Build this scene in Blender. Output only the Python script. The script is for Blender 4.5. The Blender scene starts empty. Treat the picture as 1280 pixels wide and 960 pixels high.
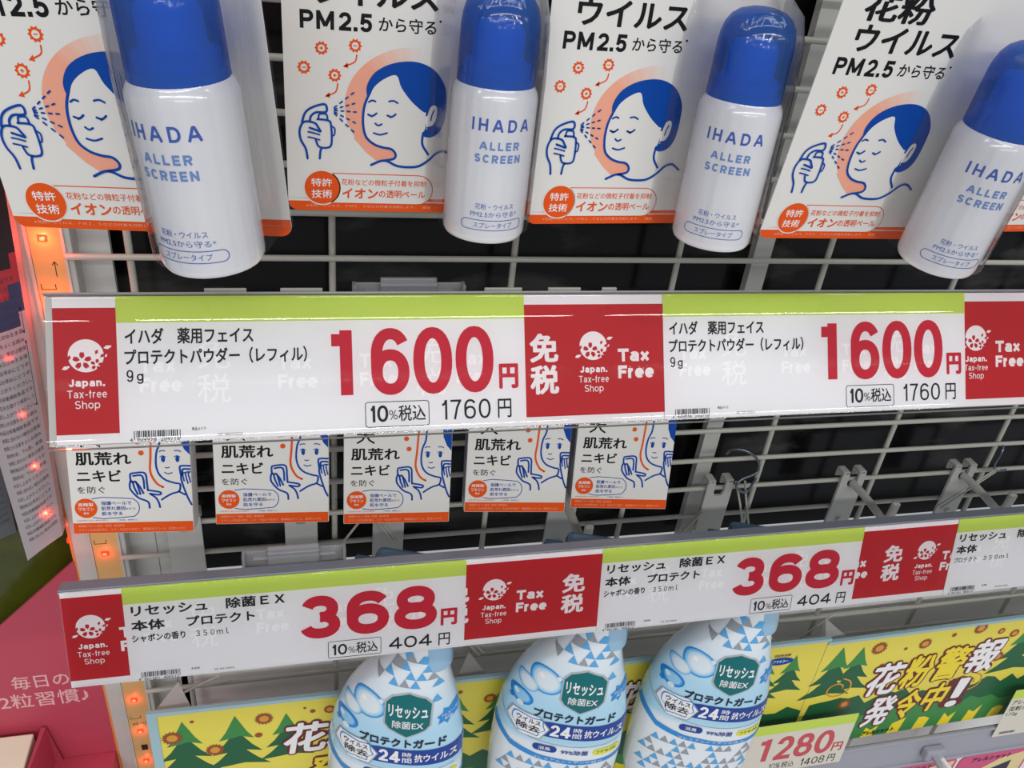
import bpy, bmesh, math, random
from math import sin, cos, pi, radians as R
from mathutils import Vector, Matrix
from mathutils.geometry import tessellate_polygon

# ---------------------------------------------------------------- camera, world, lights, exposure
SC = bpy.context.scene
COL = SC.collection
cam = bpy.data.cameras.new('camera'); cam.sensor_width = 36.0; cam.lens = 29.496
cam.clip_start = .01; cam.clip_end = 50
co = bpy.data.objects.new('camera', cam); COL.objects.link(co)
co.matrix_world = Matrix(((0.96992093, 0.02987293, -0.24158022, 0.082834),
                          (-0.22062046, 0.52724542, -0.82057228, -0.422456),
                          (0.10285917, 0.84918777, 0.51797695, 0.183668),
                          (0, 0, 0, 1))) @ Matrix.Identity(4)
m3 = Matrix(((0.96992093, 0.02987293, -0.24158022), (-0.22062046, 0.52724542, -0.82057228), (0.10285917, 0.84918777, 0.51797695)))
# rows are the world axes seen from the camera: the matrix takes camera space to world space
co.matrix_world = Matrix.Translation((0.082834, -0.422456, 0.183668)) @ m3.to_4x4()
SC.camera = co
W = bpy.data.worlds.new('world'); SC.world = W; W.use_nodes = True
bg = W.node_tree.nodes['Background']; bg.inputs[0].default_value = (.93, .96, 1.0, 1); bg.inputs[1].default_value = .4


def tube_light(name, x, y, z, ln, wd, power, col=(1, .985, .95)):
    l = bpy.data.lights.new(name, 'AREA'); l.shape = 'RECTANGLE'; l.size = ln; l.size_y = wd
    l.energy = power; l.color = col
    o = bpy.data.objects.new(name, l); COL.objects.link(o); o.location = (x, y, z)
    return o


# fluorescent rows on the shop ceiling, along the shelf
for x, y, pw in ((-1.3, -2.25, 19), (.3, -2.25, 19), (1.9, -2.25, 19), (-.8, -.9, 6), (.8, -.9, 6), (-.5, -4.2, 26), (1.1, -4.2, 26)):
    tube_light('ceiling_lamp', x, y, 1.36, 1.45, .14, pw)
SC.view_settings.view_transform = 'Standard'; SC.view_settings.look = 'None'
SC.view_settings.exposure = 0.06; SC.view_settings.gamma = 1.0

# ---------------------------------------------------------------- materials
def srgb(r, g, b):
    f = lambda c: c / 12.92 if c <= .04045 else ((c + .055) / 1.055) ** 2.4
    return (f(r / 255), f(g / 255), f(b / 255), 1)


MATS = {}


def mat(name, col, rough=.5, metal=0, emit=0, noise=0, nscale=60, spec=.5, coat=0, bump=0, emcol=None, trans=0):
    if name in MATS: return MATS[name]
    m = bpy.data.materials.new(name); m.use_nodes = True; nt = m.node_tree; b = nt.nodes['Principled BSDF']
    b.inputs['Base Color'].default_value = col; b.inputs['Roughness'].default_value = rough
    b.inputs['Metallic'].default_value = metal; b.inputs['Specular IOR Level'].default_value = spec
    b.inputs['Coat Weight'].default_value = coat; b.inputs['Coat Roughness'].default_value = .06
    if emit:
        b.inputs['Emission Color'].default_value = emcol or col; b.inputs['Emission Strength'].default_value = emit
    if noise or bump:
        tc = nt.nodes.new('ShaderNodeTexCoord'); nz = nt.nodes.new('ShaderNodeTexNoise')
        nz.inputs['Scale'].default_value = nscale; nz.inputs['Detail'].default_value = 4
        nt.links.new(tc.outputs['Object'], nz.inputs['Vector'])
        if noise:
            mx = nt.nodes.new('ShaderNodeMixRGB'); mx.inputs[1].default_value = col
            mx.inputs[2].default_value = tuple(c * (1 - noise) for c in col[:3]) + (1,)
            nt.links.new(nz.outputs['Fac'], mx.inputs[0]); nt.links.new(mx.outputs[0], b.inputs['Base Color'])
        if bump:
            bp = nt.nodes.new('ShaderNodeBump'); bp.inputs['Strength'].default_value = bump; bp.inputs['Distance'].default_value = .0005
            nt.links.new(nz.outputs['Fac'], bp.inputs['Height']); nt.links.new(bp.outputs[0], b.inputs['Normal'])
    MATS[name] = m
    return m


def clear(name, tint=(.97, .97, .98, 1), rough=.04, gl=1.0, haze=0.0, hazecol=(.8, .8, .82, 1), bump=0, bscale=(1, 1, 1)):
    """clear plastic sheet: see-through, with a fresnel reflection and a little haze"""
    if name in MATS: return MATS[name]
    m = bpy.data.materials.new(name); m.use_nodes = True; nt = m.node_tree; n = nt.nodes
    n.remove(n['Principled BSDF']); out = n['Material Output']
    tr = n.new('ShaderNodeBsdfTransparent'); tr.inputs[0].default_value = tint
    di = n.new('ShaderNodeBsdfDiffuse'); di.inputs[0].default_value = hazecol
    mh = n.new('ShaderNodeMixShader'); mh.inputs[0].default_value = haze
    g = n.new('ShaderNodeBsdfGlossy'); g.inputs['Roughness'].default_value = rough
    fr = n.new('ShaderNodeFresnel'); fr.inputs[0].default_value = 1.45
    mu = n.new('ShaderNodeMath'); mu.operation = 'MULTIPLY'; mu.inputs[1].default_value = gl; mu.use_clamp = True
    mx = n.new('ShaderNodeMixShader')
    L = nt.links.new
    L(tr.outputs[0], mh.inputs[1]); L(di.outputs[0], mh.inputs[2]); L(fr.outputs[0], mu.inputs[0]); L(mu.outputs[0], mx.inputs[0])
    L(mh.outputs[0], mx.inputs[1]); L(g.outputs[0], mx.inputs[2]); L(mx.outputs[0], out.inputs[0])
    if bump:
        tc = n.new('ShaderNodeTexCoord'); mp = n.new('ShaderNodeMapping'); mp.inputs['Scale'].default_value = bscale
        nz = n.new('ShaderNodeTexNoise'); nz.inputs['Scale'].default_value = 1; nz.inputs['Detail'].default_value = 2
        bp = n.new('ShaderNodeBump'); bp.inputs['Strength'].default_value = bump; bp.inputs['Distance'].default_value = .001
        L(tc.outputs['Object'], mp.inputs[0]); L(mp.outputs[0], nz.inputs['Vector']); L(nz.outputs['Fac'], bp.inputs['Height'])
        L(bp.outputs[0], g.inputs['Normal']); L(bp.outputs[0], fr.inputs['Normal'])
    MATS[name] = m
    return m


PAPER = mat('white_paper', srgb(236, 235, 238), .45, noise=.03, nscale=30)
CARD = mat('card_print', srgb(226, 224, 220), .38, noise=.03, nscale=25)
RED = mat('red_print', srgb(188, 6, 24), .45, noise=.06, nscale=90, spec=.2)
PRICE = mat('price_red', srgb(196, 12, 46), .5, spec=.2)
GREEN = mat('lime_print', srgb(192, 214, 88), .5, spec=.2)
BLACK = mat('black_ink', srgb(18, 18, 22), .5, spec=.2)
WHITE = mat('white_ink', srgb(240, 238, 240), .45)
BLUE = mat('blue_ink', srgb(0, 68, 160), .45, spec=.2)
ORANGE = mat('orange_ink', srgb(226, 84, 22), .45, spec=.2)
HALO = mat('peach_ink', srgb(238, 172, 148), .4)
PALEB = mat('pale_blue_ink', srgb(116, 150, 212), .35)
CANBLUE = mat('can_blue_ink', srgb(58, 96, 190), .35)
WIRE = mat('grid_enamel', srgb(186, 186, 176), .35, noise=.12, nscale=40)
GREY = mat('grey_enamel', srgb(190, 190, 186), .45, noise=.12, nscale=20, bump=.2)
BOARD = mat('grey_board', srgb(206, 207, 204), .6, noise=.12, nscale=12)
LILAC = mat('lilac_plastic', srgb(158, 158, 170), .3, noise=.06)
DARKPL = mat('grey_blue_plastic', srgb(118, 122, 134), .35)
CLEAR = clear('clear_cover', rough=.03, haze=.0, bump=.03, bscale=(1.5, 120, 110))
CLIP = clear('clear_clip_plastic', tint=(.86, .86, .9, 1), rough=.08, haze=.22, gl=1.5)
BLIS = clear('blister_film', tint=(.99, .99, .995, 1), rough=.08, haze=.01, gl=.8, bump=.5, bscale=(420, 420, 9))
CANW = mat('can_enamel', srgb(244, 244, 248), .16, coat=.5, spec=.6)
CAPIN = mat('inner_blue', srgb(170, 225, 255), .3)
CHROME = mat('bent_wire', srgb(120, 126, 140), .25, metal=.9)


def cap_mat():
    m = bpy.data.materials.new('blue_cap_plastic'); m.use_nodes = True; nt = m.node_tree; n = nt.nodes
    b = n['Principled BSDF']; b.inputs['Base Color'].default_value = srgb(0, 112, 200); b.inputs['Roughness'].default_value = .09
    b.inputs['Coat Weight'].default_value = .8; b.inputs['Coat Roughness'].default_value = .03
    t = n.new('ShaderNodeBsdfTransparent'); t.inputs[0].default_value = (.0, .27, .74, 1)
    mx = n.new('ShaderNodeMixShader'); mx.inputs[0].default_value = .32
    nt.links.new(t.outputs[0], mx.inputs[1]); nt.links.new(b.outputs[0], mx.inputs[2]); nt.links.new(mx.outputs[0], n['Material Output'].inputs[0])
    return m


CAP = cap_mat()

# ---------------------------------------------------------------- mesh helpers (all lengths in millimetres)
class MB:
    def __init__(s): s.v = []; s.f = []; s.m = []; s.mats = []; s.sm = []

    def mi(s, m):
        if m not in s.mats: s.mats.append(m)
        return s.mats.index(m)

    def add(s, vs, fs, m, smooth=False):
        o = len(s.v); s.v += [tuple(v) for v in vs]; k = s.mi(m)
        for f in fs: s.f.append(tuple(i + o for i in f)); s.m.append(k); s.sm.append(smooth)

    def mesh(s, name):
        me = bpy.data.meshes.new(name)
        me.from_pydata([(x * .001, y * .001, z * .001) for x, y, z in s.v], [], s.f)
        for m in s.mats: me.materials.append(m)
        me.polygons.foreach_set('material_index', s.m); me.polygons.foreach_set('use_smooth', s.sm)
        me.update()
        return me

    def obj(s, name, parent=None, **kw):
        o = bpy.data.objects.new(name, s.mesh(name)); COL.objects.link(o); o.parent = parent
        for k, v in kw.items(): o[k] = v
        return o

    # solids
    def box(s, x0, x1, y0, y1, z0, z1, m, bev=0):
        if not bev:
            vs = [(x, y, z) for x in (x0, x1) for y in (y0, y1) for z in (z0, z1)]
            s.add(vs, [(0, 1, 3, 2), (4, 6, 7, 5), (0, 4, 5, 1), (2, 3, 7, 6), (0, 2, 6, 4), (1, 5, 7, 3)], m); return
        bm = bmesh.new(); bmesh.ops.create_cube(bm, size=1)
        for v in bm.verts: v.co = Vector((x0 + (v.co.x + .5) * (x1 - x0), y0 + (v.co.y + .5) * (y1 - y0), z0 + (v.co.z + .5) * (z1 - z0)))
        bmesh.ops.bevel(bm, geom=bm.edges[:], offset=bev, segments=2, affect='EDGES', profile=.5)
        bm.verts.index_update()
        s.add([v.co[:] for v in bm.verts], [[v.index for v in f.verts] for f in bm.faces], m); bm.free()

    def tube(s, pts, r, m, seg=10, caps=True):
        P = [Vector(p) for p in pts]; n = len(P); vs = []; up = None
        for i, p in enumerate(P):
            t = ((P[min(i + 1, n - 1)] - P[max(i - 1, 0)])).normalized()
            if up is None: up = Vector((0, 0, 1)) if abs(t.z) < .9 else Vector((1, 0, 0))
            a = t.cross(up).normalized(); b = a.cross(t).normalized(); up = b
            rr = r[i] if isinstance(r, (list, tuple)) else r
            for k in range(seg): vs.append(p + (a * cos(2 * pi * k / seg) + b * sin(2 * pi * k / seg)) * rr)
        fs = [(i * seg + k, i * seg + (k + 1) % seg, (i + 1) * seg + (k + 1) % seg, (i + 1) * seg + k) for i in range(n - 1) for k in range(seg)]
        s.add(vs, fs, m, True)
        if caps: s.add(vs[:seg], [tuple(range(seg))], m); s.add(vs[-seg:], [tuple(range(seg))][::-1], m)

    def lathe(s, prof, m, seg=40, c=(0, 0), top=True, bot=True, smooth=True):
        vs = [(c[0] + r * cos(2 * pi * k / seg), c[1] + r * sin(2 * pi * k / seg), z) for r, z in prof for k in range(seg)]
        n = len(prof)
        s.add(vs, [(i * seg + k, i * seg + (k + 1) % seg, (i + 1) * seg + (k + 1) % seg, (i + 1) * seg + k) for i in range(n - 1) for k in range(seg)], m, smooth)
        if bot: s.add(vs[:seg], [tuple(range(seg))], m)
        if top: s.add(vs[-seg:], [tuple(range(seg))], m)

    # flat print: 2-D shapes sent through a map f(x, z) -> (x, y, z)
    def tris(s, pts, tri, m, f, maxlen=None):
        if maxlen:
            out = []; pts = list(pts)
            st = [tuple(t) for t in tri]; cache = {}
            while st:
                t = st.pop()
                L = [(math.dist(pts[t[i]], pts[t[(i + 1) % 3]]), i) for i in range(3)]; d, i = max(L)
                if d <= maxlen: out.append(t); continue
                a, b, c = t[i], t[(i + 1) % 3], t[(i + 2) % 3]; k = (min(a, b), max(a, b))
                if k not in cache: cache[k] = len(pts); pts.append(((pts[a][0] + pts[b][0]) / 2, (pts[a][1] + pts[b][1]) / 2))
                e = cache[k]; st += [(a, e, c), (e, b, c)]
            tri = out
        s.add([f(x, z) for x, z in pts], tri, m)

    def poly(s, pts, m, f, maxlen=None):
        t = tessellate_polygon([[Vector((x, z, 0)) for x, z in pts]])
        s.tris(pts, t, m, f, maxlen)

    def disc(s, cx, cz, rx, m, f, rz=None, n=28, a0=0, a1=360, maxlen=None):
        rz = rz or rx
        s.poly([(cx + rx * cos(R(a0 + (a1 - a0) * k / n)), cz + rz * sin(R(a0 + (a1 - a0) * k / n))) for k in range(n if a1 - a0 == 360 else n + 1)], m, f, maxlen)

    def rect(s, x0, x1, z0, z1, m, f, maxlen=None):
        s.tris([(x0, z0), (x1, z0), (x1, z1), (x0, z1)], [(0, 1, 2), (0, 2, 3)], m, f, maxlen)

    def stroke(s, pts, w, m, f, smooth=True, closed=False, cap=None, sub=None):
        P = catmull(pts, 5, closed) if smooth and len(pts) > 2 else list(pts)
        if closed: P = P + [P[0]]
        if cap == 'square':
            a, b = P[0], P[1]; L = math.dist(a, b) or 1; P[0] = (a[0] - (b[0] - a[0]) / L * w / 2, a[1] - (b[1] - a[1]) / L * w / 2)
            a, b = P[-1], P[-2]; L = math.dist(a, b) or 1; P[-1] = (a[0] - (b[0] - a[0]) / L * w / 2, a[1] - (b[1] - a[1]) / L * w / 2)
        if sub:
            Q = [P[0]]
            for a, b in zip(P, P[1:]):
                k = max(1, int(math.dist(a, b) / sub + .99)); Q += [(a[0] + (b[0] - a[0]) * i / k, a[1] + (b[1] - a[1]) * i / k) for i in range(1, k + 1)]
            P = Q
        n = len(P); vs = []; D = []
        for i in range(n):
            p = P[-2] if closed and i == 0 else P[max(i - 1, 0)]; q = P[1] if closed and i == n - 1 else P[min(i + 1, n - 1)]
            d1 = (P[i][0] - p[0], P[i][1] - p[1]); d2 = (q[0] - P[i][0], q[1] - P[i][1])
            l1 = math.hypot(*d1); l2 = math.hypot(*d2)
            d1 = (d1[0] / l1, d1[1] / l1) if l1 > 1e-9 else None; d2 = (d2[0] / l2, d2[1] / l2) if l2 > 1e-9 else None
            d1 = d1 or d2 or (1, 0); d2 = d2 or d1
            tx, tz = d1[0] + d2[0], d1[1] + d2[1]; L = math.hypot(tx, tz)
            if L < .3: tx, tz, L = d1[0], d1[1], 1; k = 1
            else: k = min(2.6, 2 / L)
            nx, nz = -tz / L * w / 2 * k, tx / L * w / 2 * k
            vs += [(P[i][0] + nx, P[i][1] + nz), (P[i][0] - nx, P[i][1] - nz)]
        s.add([f(x, z) for x, z in vs], [(2 * i, 2 * i + 1, 2 * i + 3, 2 * i + 2) for i in range(n - 1)], m)
        if not closed and w > .35 and cap is None:
            for e in (P[0], P[-1]): s.disc(e[0], e[1], w / 2, m, f, n=8)

    def gtext(s, body, x0, x1, z0, z1, w, m, f, gap=.16, sub=None, shear=0):
        """grotesque capitals and figures of an even stroke w, drawn from their centre lines"""
        f_ = f; H = z1 - z0; tot = sum(GL[c][0] for c in body) + gap * (len(body) - 1) ; u = (x1 - x0) / tot; x = x0
        for i_, c in enumerate(body):
            adv, lines = GL[c]; gw = adv * u
            for k_, (kind, P) in enumerate(lines):
                f = (lambda k: (lambda a, b: (lambda p: (p[0], p[1] - .015 * k, p[2]))(f_(a, b))))(k_); Q = []
                for a, b in P:
                    zz = z0 + w / 2 + b * (H - w); xx = x + w / 2 + a * (gw - w)
                    Q.append((xx + shear * (zz - z0), zz))
                if kind == 'dot': s.rect(Q[0][0] - w * .55, Q[0][0] + w * .55, Q[0][1] - w * .5, Q[0][1] + w * .6, m, f)
                elif kind == 'o': s.stroke(Q, w, m, f, False, True, sub=sub)
                elif kind == 'c': s.stroke(Q, w, m, f, False, False, 'butt', sub)
                else: s.stroke(Q, w, m, f, False, False, 'square', sub)
            x += gw + gap * u

    def text(s, body, x0, x1, z0, z1, m, f, bold=0, maxlen=None, keep=False, sp=1.0, shear=0):
        """lettering fitted into the box x0..x1, z0..z1 (keep: natural width from x0)"""
        vs, fs = glyphs(body, 0, sp)
        ax = min(v[0] for v in vs); bx = max(v[0] for v in vs); az = min(v[1] for v in vs); bz = max(v[1] for v in vs)
        kz = (z1 - z0) / (bz - az); kx = kz if keep else (x1 - x0) / (bx - ax)
        pts = [(x0 + (x - ax) * kx + shear * (z - az) * kz, z0 + (z - az) * kz) for x, z in vs]
        ex = bold; sh = [(0, 0)]
        if ex > .002:      # heavier weight: the outline laid down again, shifted round a small circle
            nn = 4 if ex < .02 else 8 if ex < .04 else 12
            wx, wz = ex * kx, ex * kz * .85
            pts = [(x0 + wx + (x - x0) * (1 - 2 * wx / max(x1 - x0, .01)) if not keep else x, z0 + wz + (z - z0) * (1 - 2 * wz / (z1 - z0))) for x, z in pts]
            sh = [(wx * cos(2 * pi * (k + .5) / nn) * 1.0, wz * sin(2 * pi * (k + .5) / nn)) for k in range(nn)] + ([(0, 0)] if nn > 4 else [])
        for i, (dx, dz) in enumerate(sh):
            q = [(x + dx, z + dz) for x, z in pts]; g_ = (lambda k: (lambda x, z: (lambda p: (p[0], p[1] - .012 * k, p[2]))(f(x, z))))(i)
            if maxlen:
                tri = []
                for g in fs:
                    tri += [(g[0], g[i_], g[i_ + 1]) for i_ in range(1, len(g) - 1)]
                s.tris(q, tri, m, g_, maxlen)
            else: s.add([g_(x, z) for x, z in q], fs, m)


def _arc(cx, cy, rx, ry, a0, a1, n=18):
    p = lambda v: math.copysign(abs(v) ** .92, v)
    return [(cx + rx * p(cos(R(a0 + (a1 - a0) * k / n))), cy + ry * p(sin(R(a0 + (a1 - a0) * k / n)))) for k in range(n + 1)]


def _make_glyphs():
    A = _arc; G = {}
    ell = lambda cx, cy, rx, ry: A(cx, cy, rx, ry, 0, 360, 28)[:-1]
    G['0'] = (.9, [('o', ell(.5, .5, .5, .5))]); G['O'] = G['0']
    G['1'] = (.5, [('l', [(.85, 0), (.85, 1)]), ('l', [(0, .93), (.7, .93)])])
    G['i'] = (.5, [('l', [(.85, 0), (.85, 1)]), ('c', [(.0, .78), (.3, .8), (.6, .88), (.8, 1.02)])])
    G['2'] = (.85, [('c', A(.5, .7, .46, .3, 175, -35, 16) + [(.06, .02)]), ('l', [(.05, 0), (.98, 0)])])
    G['3'] = (.88, [('c', A(.5, .745, .42, .255, 165, -90, 16)), ('c', A(.5, .255, .48, .255, 90, -168, 18))])
    G['4'] = (.92, [('l', [(.72, 0), (.72, 1)]), ('c', [(.72, 1.0), (.02, .3), (.02, .26)]), ('l', [(.0, .25), (1.0, .25)])])
    G['5'] = (.85, [('l', [(.9, 1), (.16, 1), (.08, .5)]), ('c', A(.48, .31, .47, .31, 130, -160, 18))])
    G['6'] = (.9, [('o', ell(.5, .31, .48, .31)), ('c', A(.52, .62, .5, .38, 32, 180, 14) + [(.02, .36)])])
    G['7'] = (.8, [('l', [(.0, 1), (1, 1)]), ('c', [(.98, 1.0), (.62, .6), (.35, -.06)])])
    G['8'] = (.9, [('o', ell(.5, .75, .42, .25)), ('o', ell(.5, .26, .49, .26))])
    G['9'] = (.9, [('o', ell(.5, .69, .48, .31)), ('c', A(.48, .38, .5, .38, -148, 0, 14) + [(.98, .64)])])
    G['%'] = (1.1, [('o', ell(.2, .76, .2, .22)), ('o', ell(.8, .24, .2, .22)), ('l', [(.8, 1), (.2, 0)])])
    G['.'] = (.22, [('dot', [(.5, 0)])]); G[' '] = (.4, []); G['-'] = (.45, [('l', [(0, .38), (1, .38)])])
    G['I'] = (.2, [('l', [(.5, 0), (.5, 1)])]); G['l'] = G['I']
    G['H'] = (.82, [('l', [(0, 0), (0, 1)]), ('l', [(1, 0), (1, 1)]), ('l', [(0, .5), (1, .5)])])
    G['A'] = (.95, [('c', [(-.04, -.1), (.44, 1.04)]), ('c', [(1.04, -.1), (.56, 1.04)]), ('c', [(.4, 1.0), (.6, 1.0)]), ('l', [(.22, .3), (.78, .3)])])
    G['D'] = (.85, [('l', [(0, 0), (0, 1)]), ('c', [(0, 1), (.4, 1)] + A(.4, .5, .6, .5, 90, -90, 16) + [(.4, 0), (0, 0)])])
    G['L'] = (.66, [('l', [(0, 1), (0, 0), (1, 0)])]); G['E'] = (.7, [('l', [(1, 1), (0, 1), (0, 0), (1, 0)]), ('l', [(0, .5), (.9, .5)])])
    G['F'] = (.68, [('l', [(1, 1), (0, 1), (0, 0)]), ('l', [(0, .5), (.85, .5)])]); G['T'] = (.8, [('l', [(0, 1), (1, 1)]), ('l', [(.5, 0), (.5, 1)])])
    G['P'] = (.76, [('l', [(0, 0), (0, 1)]), ('c', [(0, 1), (.55, 1)] + A(.55, .73, .45, .27, 90, -90, 12) + [(0, .46)])])
    G['R'] = (.8, G['P'][1] + [('c', [(.5, .48), (.98, -.1)])])
    G['M'] = (1.0, [('l', [(0, 0), (0, 1)]), ('l', [(1, 0), (1, 1)]), ('c', [(.02, 1.05), (.5, .1)]), ('c', [(.98, 1.05), (.5, .1)])])
    G['N'] = (.84, [('l', [(0, 0), (0, 1)]), ('l', [(1, 0), (1, 1)]), ('c', [(0, 1.0), (1, 0)])])
    G['S'] = (.8, [('c', A(.5, .755, .45, .245, 25, 270, 14) + A(.5, .25, .47, .25, 90, -160, 14)[1:])])
    G['C'] = (.88, [('c', A(.5, .5, .5, .5, 40, 320, 20))]); G['J'] = (.62, [('c', [(1, 1.1), (1, .3)] + A(.5, .3, .5, .3, 0, -170, 12))])
    G['X'] = (.85, [('c', [(0, -.08), (1, 1.08)]), ('c', [(0, 1.08), (1, -.08)])])
    xh = .7
    G['a'] = (.68, [('l', [(1, 0), (1, xh * .7)]), ('c', [(1, xh * .68)] + A(.52, xh * .74, .46, xh * .26, 0, 165, 10)), ('o', ell(.46, xh * .28, .44, xh * .28))])
    G['e'] = (.7, [('c', A(.5, xh / 2, .5, xh / 2, -40, -360, 20)), ('l', [(.05, xh / 2), (.95, xh / 2)])])
    G['r'] = (.46, [('l', [(0, 0), (0, xh)]), ('c', A(1, xh * .5, .95, xh * .5, 178, 85, 8))])
    G['x'] = (.72, [('c', [(0, -.08), (1, xh + .08)]), ('c', [(0, xh + .08), (1, -.08)])])
    G['n'] = (.66, [('l', [(0, 0), (0, xh)]), ('c', A(.5, xh * .6, .5, xh * .4, 178, 0, 10) + [(1, -.1)])])
    G['h'] = (.66, [('l', [(0, 0), (0, 1)]), ('c', A(.5, xh * .6, .5, xh * .4, 178, 0, 10) + [(1, -.1)])])
    G['o'] = (.72, [('o', ell(.5, xh / 2, .5, xh / 2))])
    G['p'] = (.72, [('l', [(0, -.3), (0, xh)]), ('o', ell(.5, xh / 2, .5, xh / 2))])
    G['f'] = (.42, [('c', [(.4, -.1), (.4, .75)] + A(.9, .75, .5, .25, 180, 90, 8)), ('l', [(.05, xh), (.9, xh)])])
    G['g'] = (.7, [('o', ell(.5, xh * .55, .48, xh * .45)), ('c', [(.98, xh + .08), (.98, -.02)] + A(.5, -.02, .48, .25, 0, -160, 10))])
    return G


GL = _make_glyphs()
GC = {}


def glyphs(body, bold, sp=1.0):
    k = (body, bold, sp)
    if k not in GC:
        c = bpy.data.curves.new('lettering', 'FONT'); c.body = body; c.size = 1; c.offset = bold; c.space_character = sp
        c.resolution_u = 2 if ord(body[0]) > 255 or len(body) > 7 else 5; c.space_line = 1
        o = bpy.data.objects.new('lettering', c); me = bpy.data.meshes.new_from_object(o)
        GC[k] = ([(v.co.x, v.co.y) for v in me.vertices], [tuple(p.vertices) for p in me.polygons])
        bpy.data.objects.remove(o); bpy.data.curves.remove(c); bpy.data.meshes.remove(me)
    return GC[k]


def catmull(p, n=5, closed=False):
    out = []; N = len(p)
    for i in range(N if closed else N - 1):
        g = (lambda j: p[j % N]) if closed else (lambda j: p[max(0, min(N - 1, j))])
        a, b, c, d = g(i - 1), g(i), g(i + 1), g(i + 2)
        for k in range(n):
            t = k / n
            out.append(tuple(.5 * (2 * b[q] + (c[q] - a[q]) * t + (2 * a[q] - 5 * b[q] + 4 * c[q] - d[q]) * t * t + (3 * b[q] - a[q] - 3 * c[q] + d[q]) * t ** 3) for q in range(len(b))))
    if not closed: out.append(tuple(p[-1]))
    return out


def flat(y=0, ox=0, oz=0):
    return lambda x, z: (x + ox, y, z + oz)


def rrect(x0, x1, z0, z1, r, n=5, corners=(1, 1, 1, 1)):
    P = []
    for (cx, cz, a, on) in ((x1 - r, z1 - r, 0, corners[0]), (x0 + r, z1 - r, 90, corners[1]), (x0 + r, z0 + r, 180, corners[2]), (x1 - r, z0 + r, 270, corners[3])):
        if on: P += [(cx + r * cos(R(a + 90 * k / n)), cz + r * sin(R(a + 90 * k / n))) for k in range(n + 1)]
        else: P.append((cx + (r if a in (0, 270) else -r), cz + (r if a in (0, 90) else -r)))
    return P


def thing(name, label, cat, loc=(0, 0, 0), rot=(0, 0, 0), group=None):
    o = bpy.data.objects.new(name, None); COL.objects.link(o)
    o.location = Vector(loc) * .001; o.rotation_euler = tuple(R(a) for a in rot); o.empty_display_size = .01
    o['label'] = label; o['category'] = cat
    if group: o['group'] = group
    return o


def tag(o, label, cat, group=None):
    o['label'] = label; o['category'] = cat
    if group: o['group'] = group
    return o


def struct(o):
    o['kind'] = 'structure'; return o


def copy_tree(o, parent=None):
    c = o.copy(); COL.objects.link(c); c.parent = parent
    for ch in list(o.children): copy_tree(ch, c)
    return c


def slab(mb, pts, y0, y1, m):
    """an outline in x, z given thickness from y0 to y1"""
    n = len(pts); t = tessellate_polygon([[Vector((x, z, 0)) for x, z in pts]])
    mb.add([(x, y0, z) for x, z in pts], t, m); mb.add([(x, y1, z) for x, z in pts], t, m)
    vs = [(x, y0, z) for x, z in pts] + [(x, y1, z) for x, z in pts]
    mb.add(vs, [(i, (i + 1) % n, n + (i + 1) % n, n + i) for i in range(n)], m)


# ================================================================ setting: back boards
def black_board_mat():
    m = mat('black_gloss_board', (.004, .004, .005, 1), .16, spec=.22); nt = m.node_tree; n = nt.nodes
    tc = n.new('ShaderNodeTexCoord'); nz = n.new('ShaderNodeTexNoise'); nz.inputs['Scale'].default_value = 14; nz.inputs['Detail'].default_value = 5
    mp = n.new('ShaderNodeMapping'); mp.inputs['Scale'].default_value = (1, 1, 2.4)
    rp = n.new('ShaderNodeValToRGB'); rp.color_ramp.elements[0].position = .56; rp.color_ramp.elements[1].position = .66
    rp.color_ramp.elements[0].color = (.004, .004, .005, 1); rp.color_ramp.elements[1].color = (.035, .035, .033, 1)  # grey blotches painted into the base colour, standing for blurred reflections
    nt.links.new(tc.outputs['Object'], mp.inputs[0]); nt.links.new(mp.outputs[0], nz.inputs[0]); nt.links.new(nz.outputs['Fac'], rp.inputs[0]); nt.links.new(rp.outputs[0], n['Principled BSDF'].inputs['Base Color'])
    return m


mb = MB(); mb.box(-26, 1300, 30, 34, -244, 700, black_board_mat()); struct(mb.obj('wall_back'))
mb = MB(); mb.box(-8, 1300, 12, 16, -900, -244, mat('white_board', srgb(240, 240, 238), .6, noise=.06, nscale=12))
struct(mb.obj('trim_1'))
mb = MB(); mb.box(-26, -10.8, 12, 16, -900, 700, BOARD); mb.box(-10.4, -1, 12, 16, -900, -150, BOARD)
struct(mb.obj('trim_2'))
# slotted steel strips standing between grid and board
mb = MB(); mb.box(358, 370, 16, 22, -244, 600, GREY)
tag(mb.obj('support_strip'), 'flat grey steel strip standing upright behind the wire grid', 'shelf support')

# ================================================================ wire grid
grid = thing('wire_grid_panel', 'cream enamelled wire grid panel the hooks hang on', 'wire grid', (0, 0, -900))
me_h = MB(); me_h.tube([(-29, 0, 0), (1250, 0, 0)], 1.75, WIRE, 8); me_h = me_h.mesh('wire')
for j in range(-13, 21):
    o = bpy.data.objects.new('wire', me_h); COL.objects.link(o); o.parent = grid; o.location = (0, -.0012, .9 - j * .025)
me_v = MB(); me_v.tube([(0, 0, 360), (0, 0, 1235)], 1.9, WIRE, 8); me_v = me_v.mesh('wire')
for i in range(0, 13):
    o = bpy.data.objects.new('wire', me_v); COL.objects.link(o); o.parent = grid; o.location = (i * .1, .0018, 0)

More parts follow.
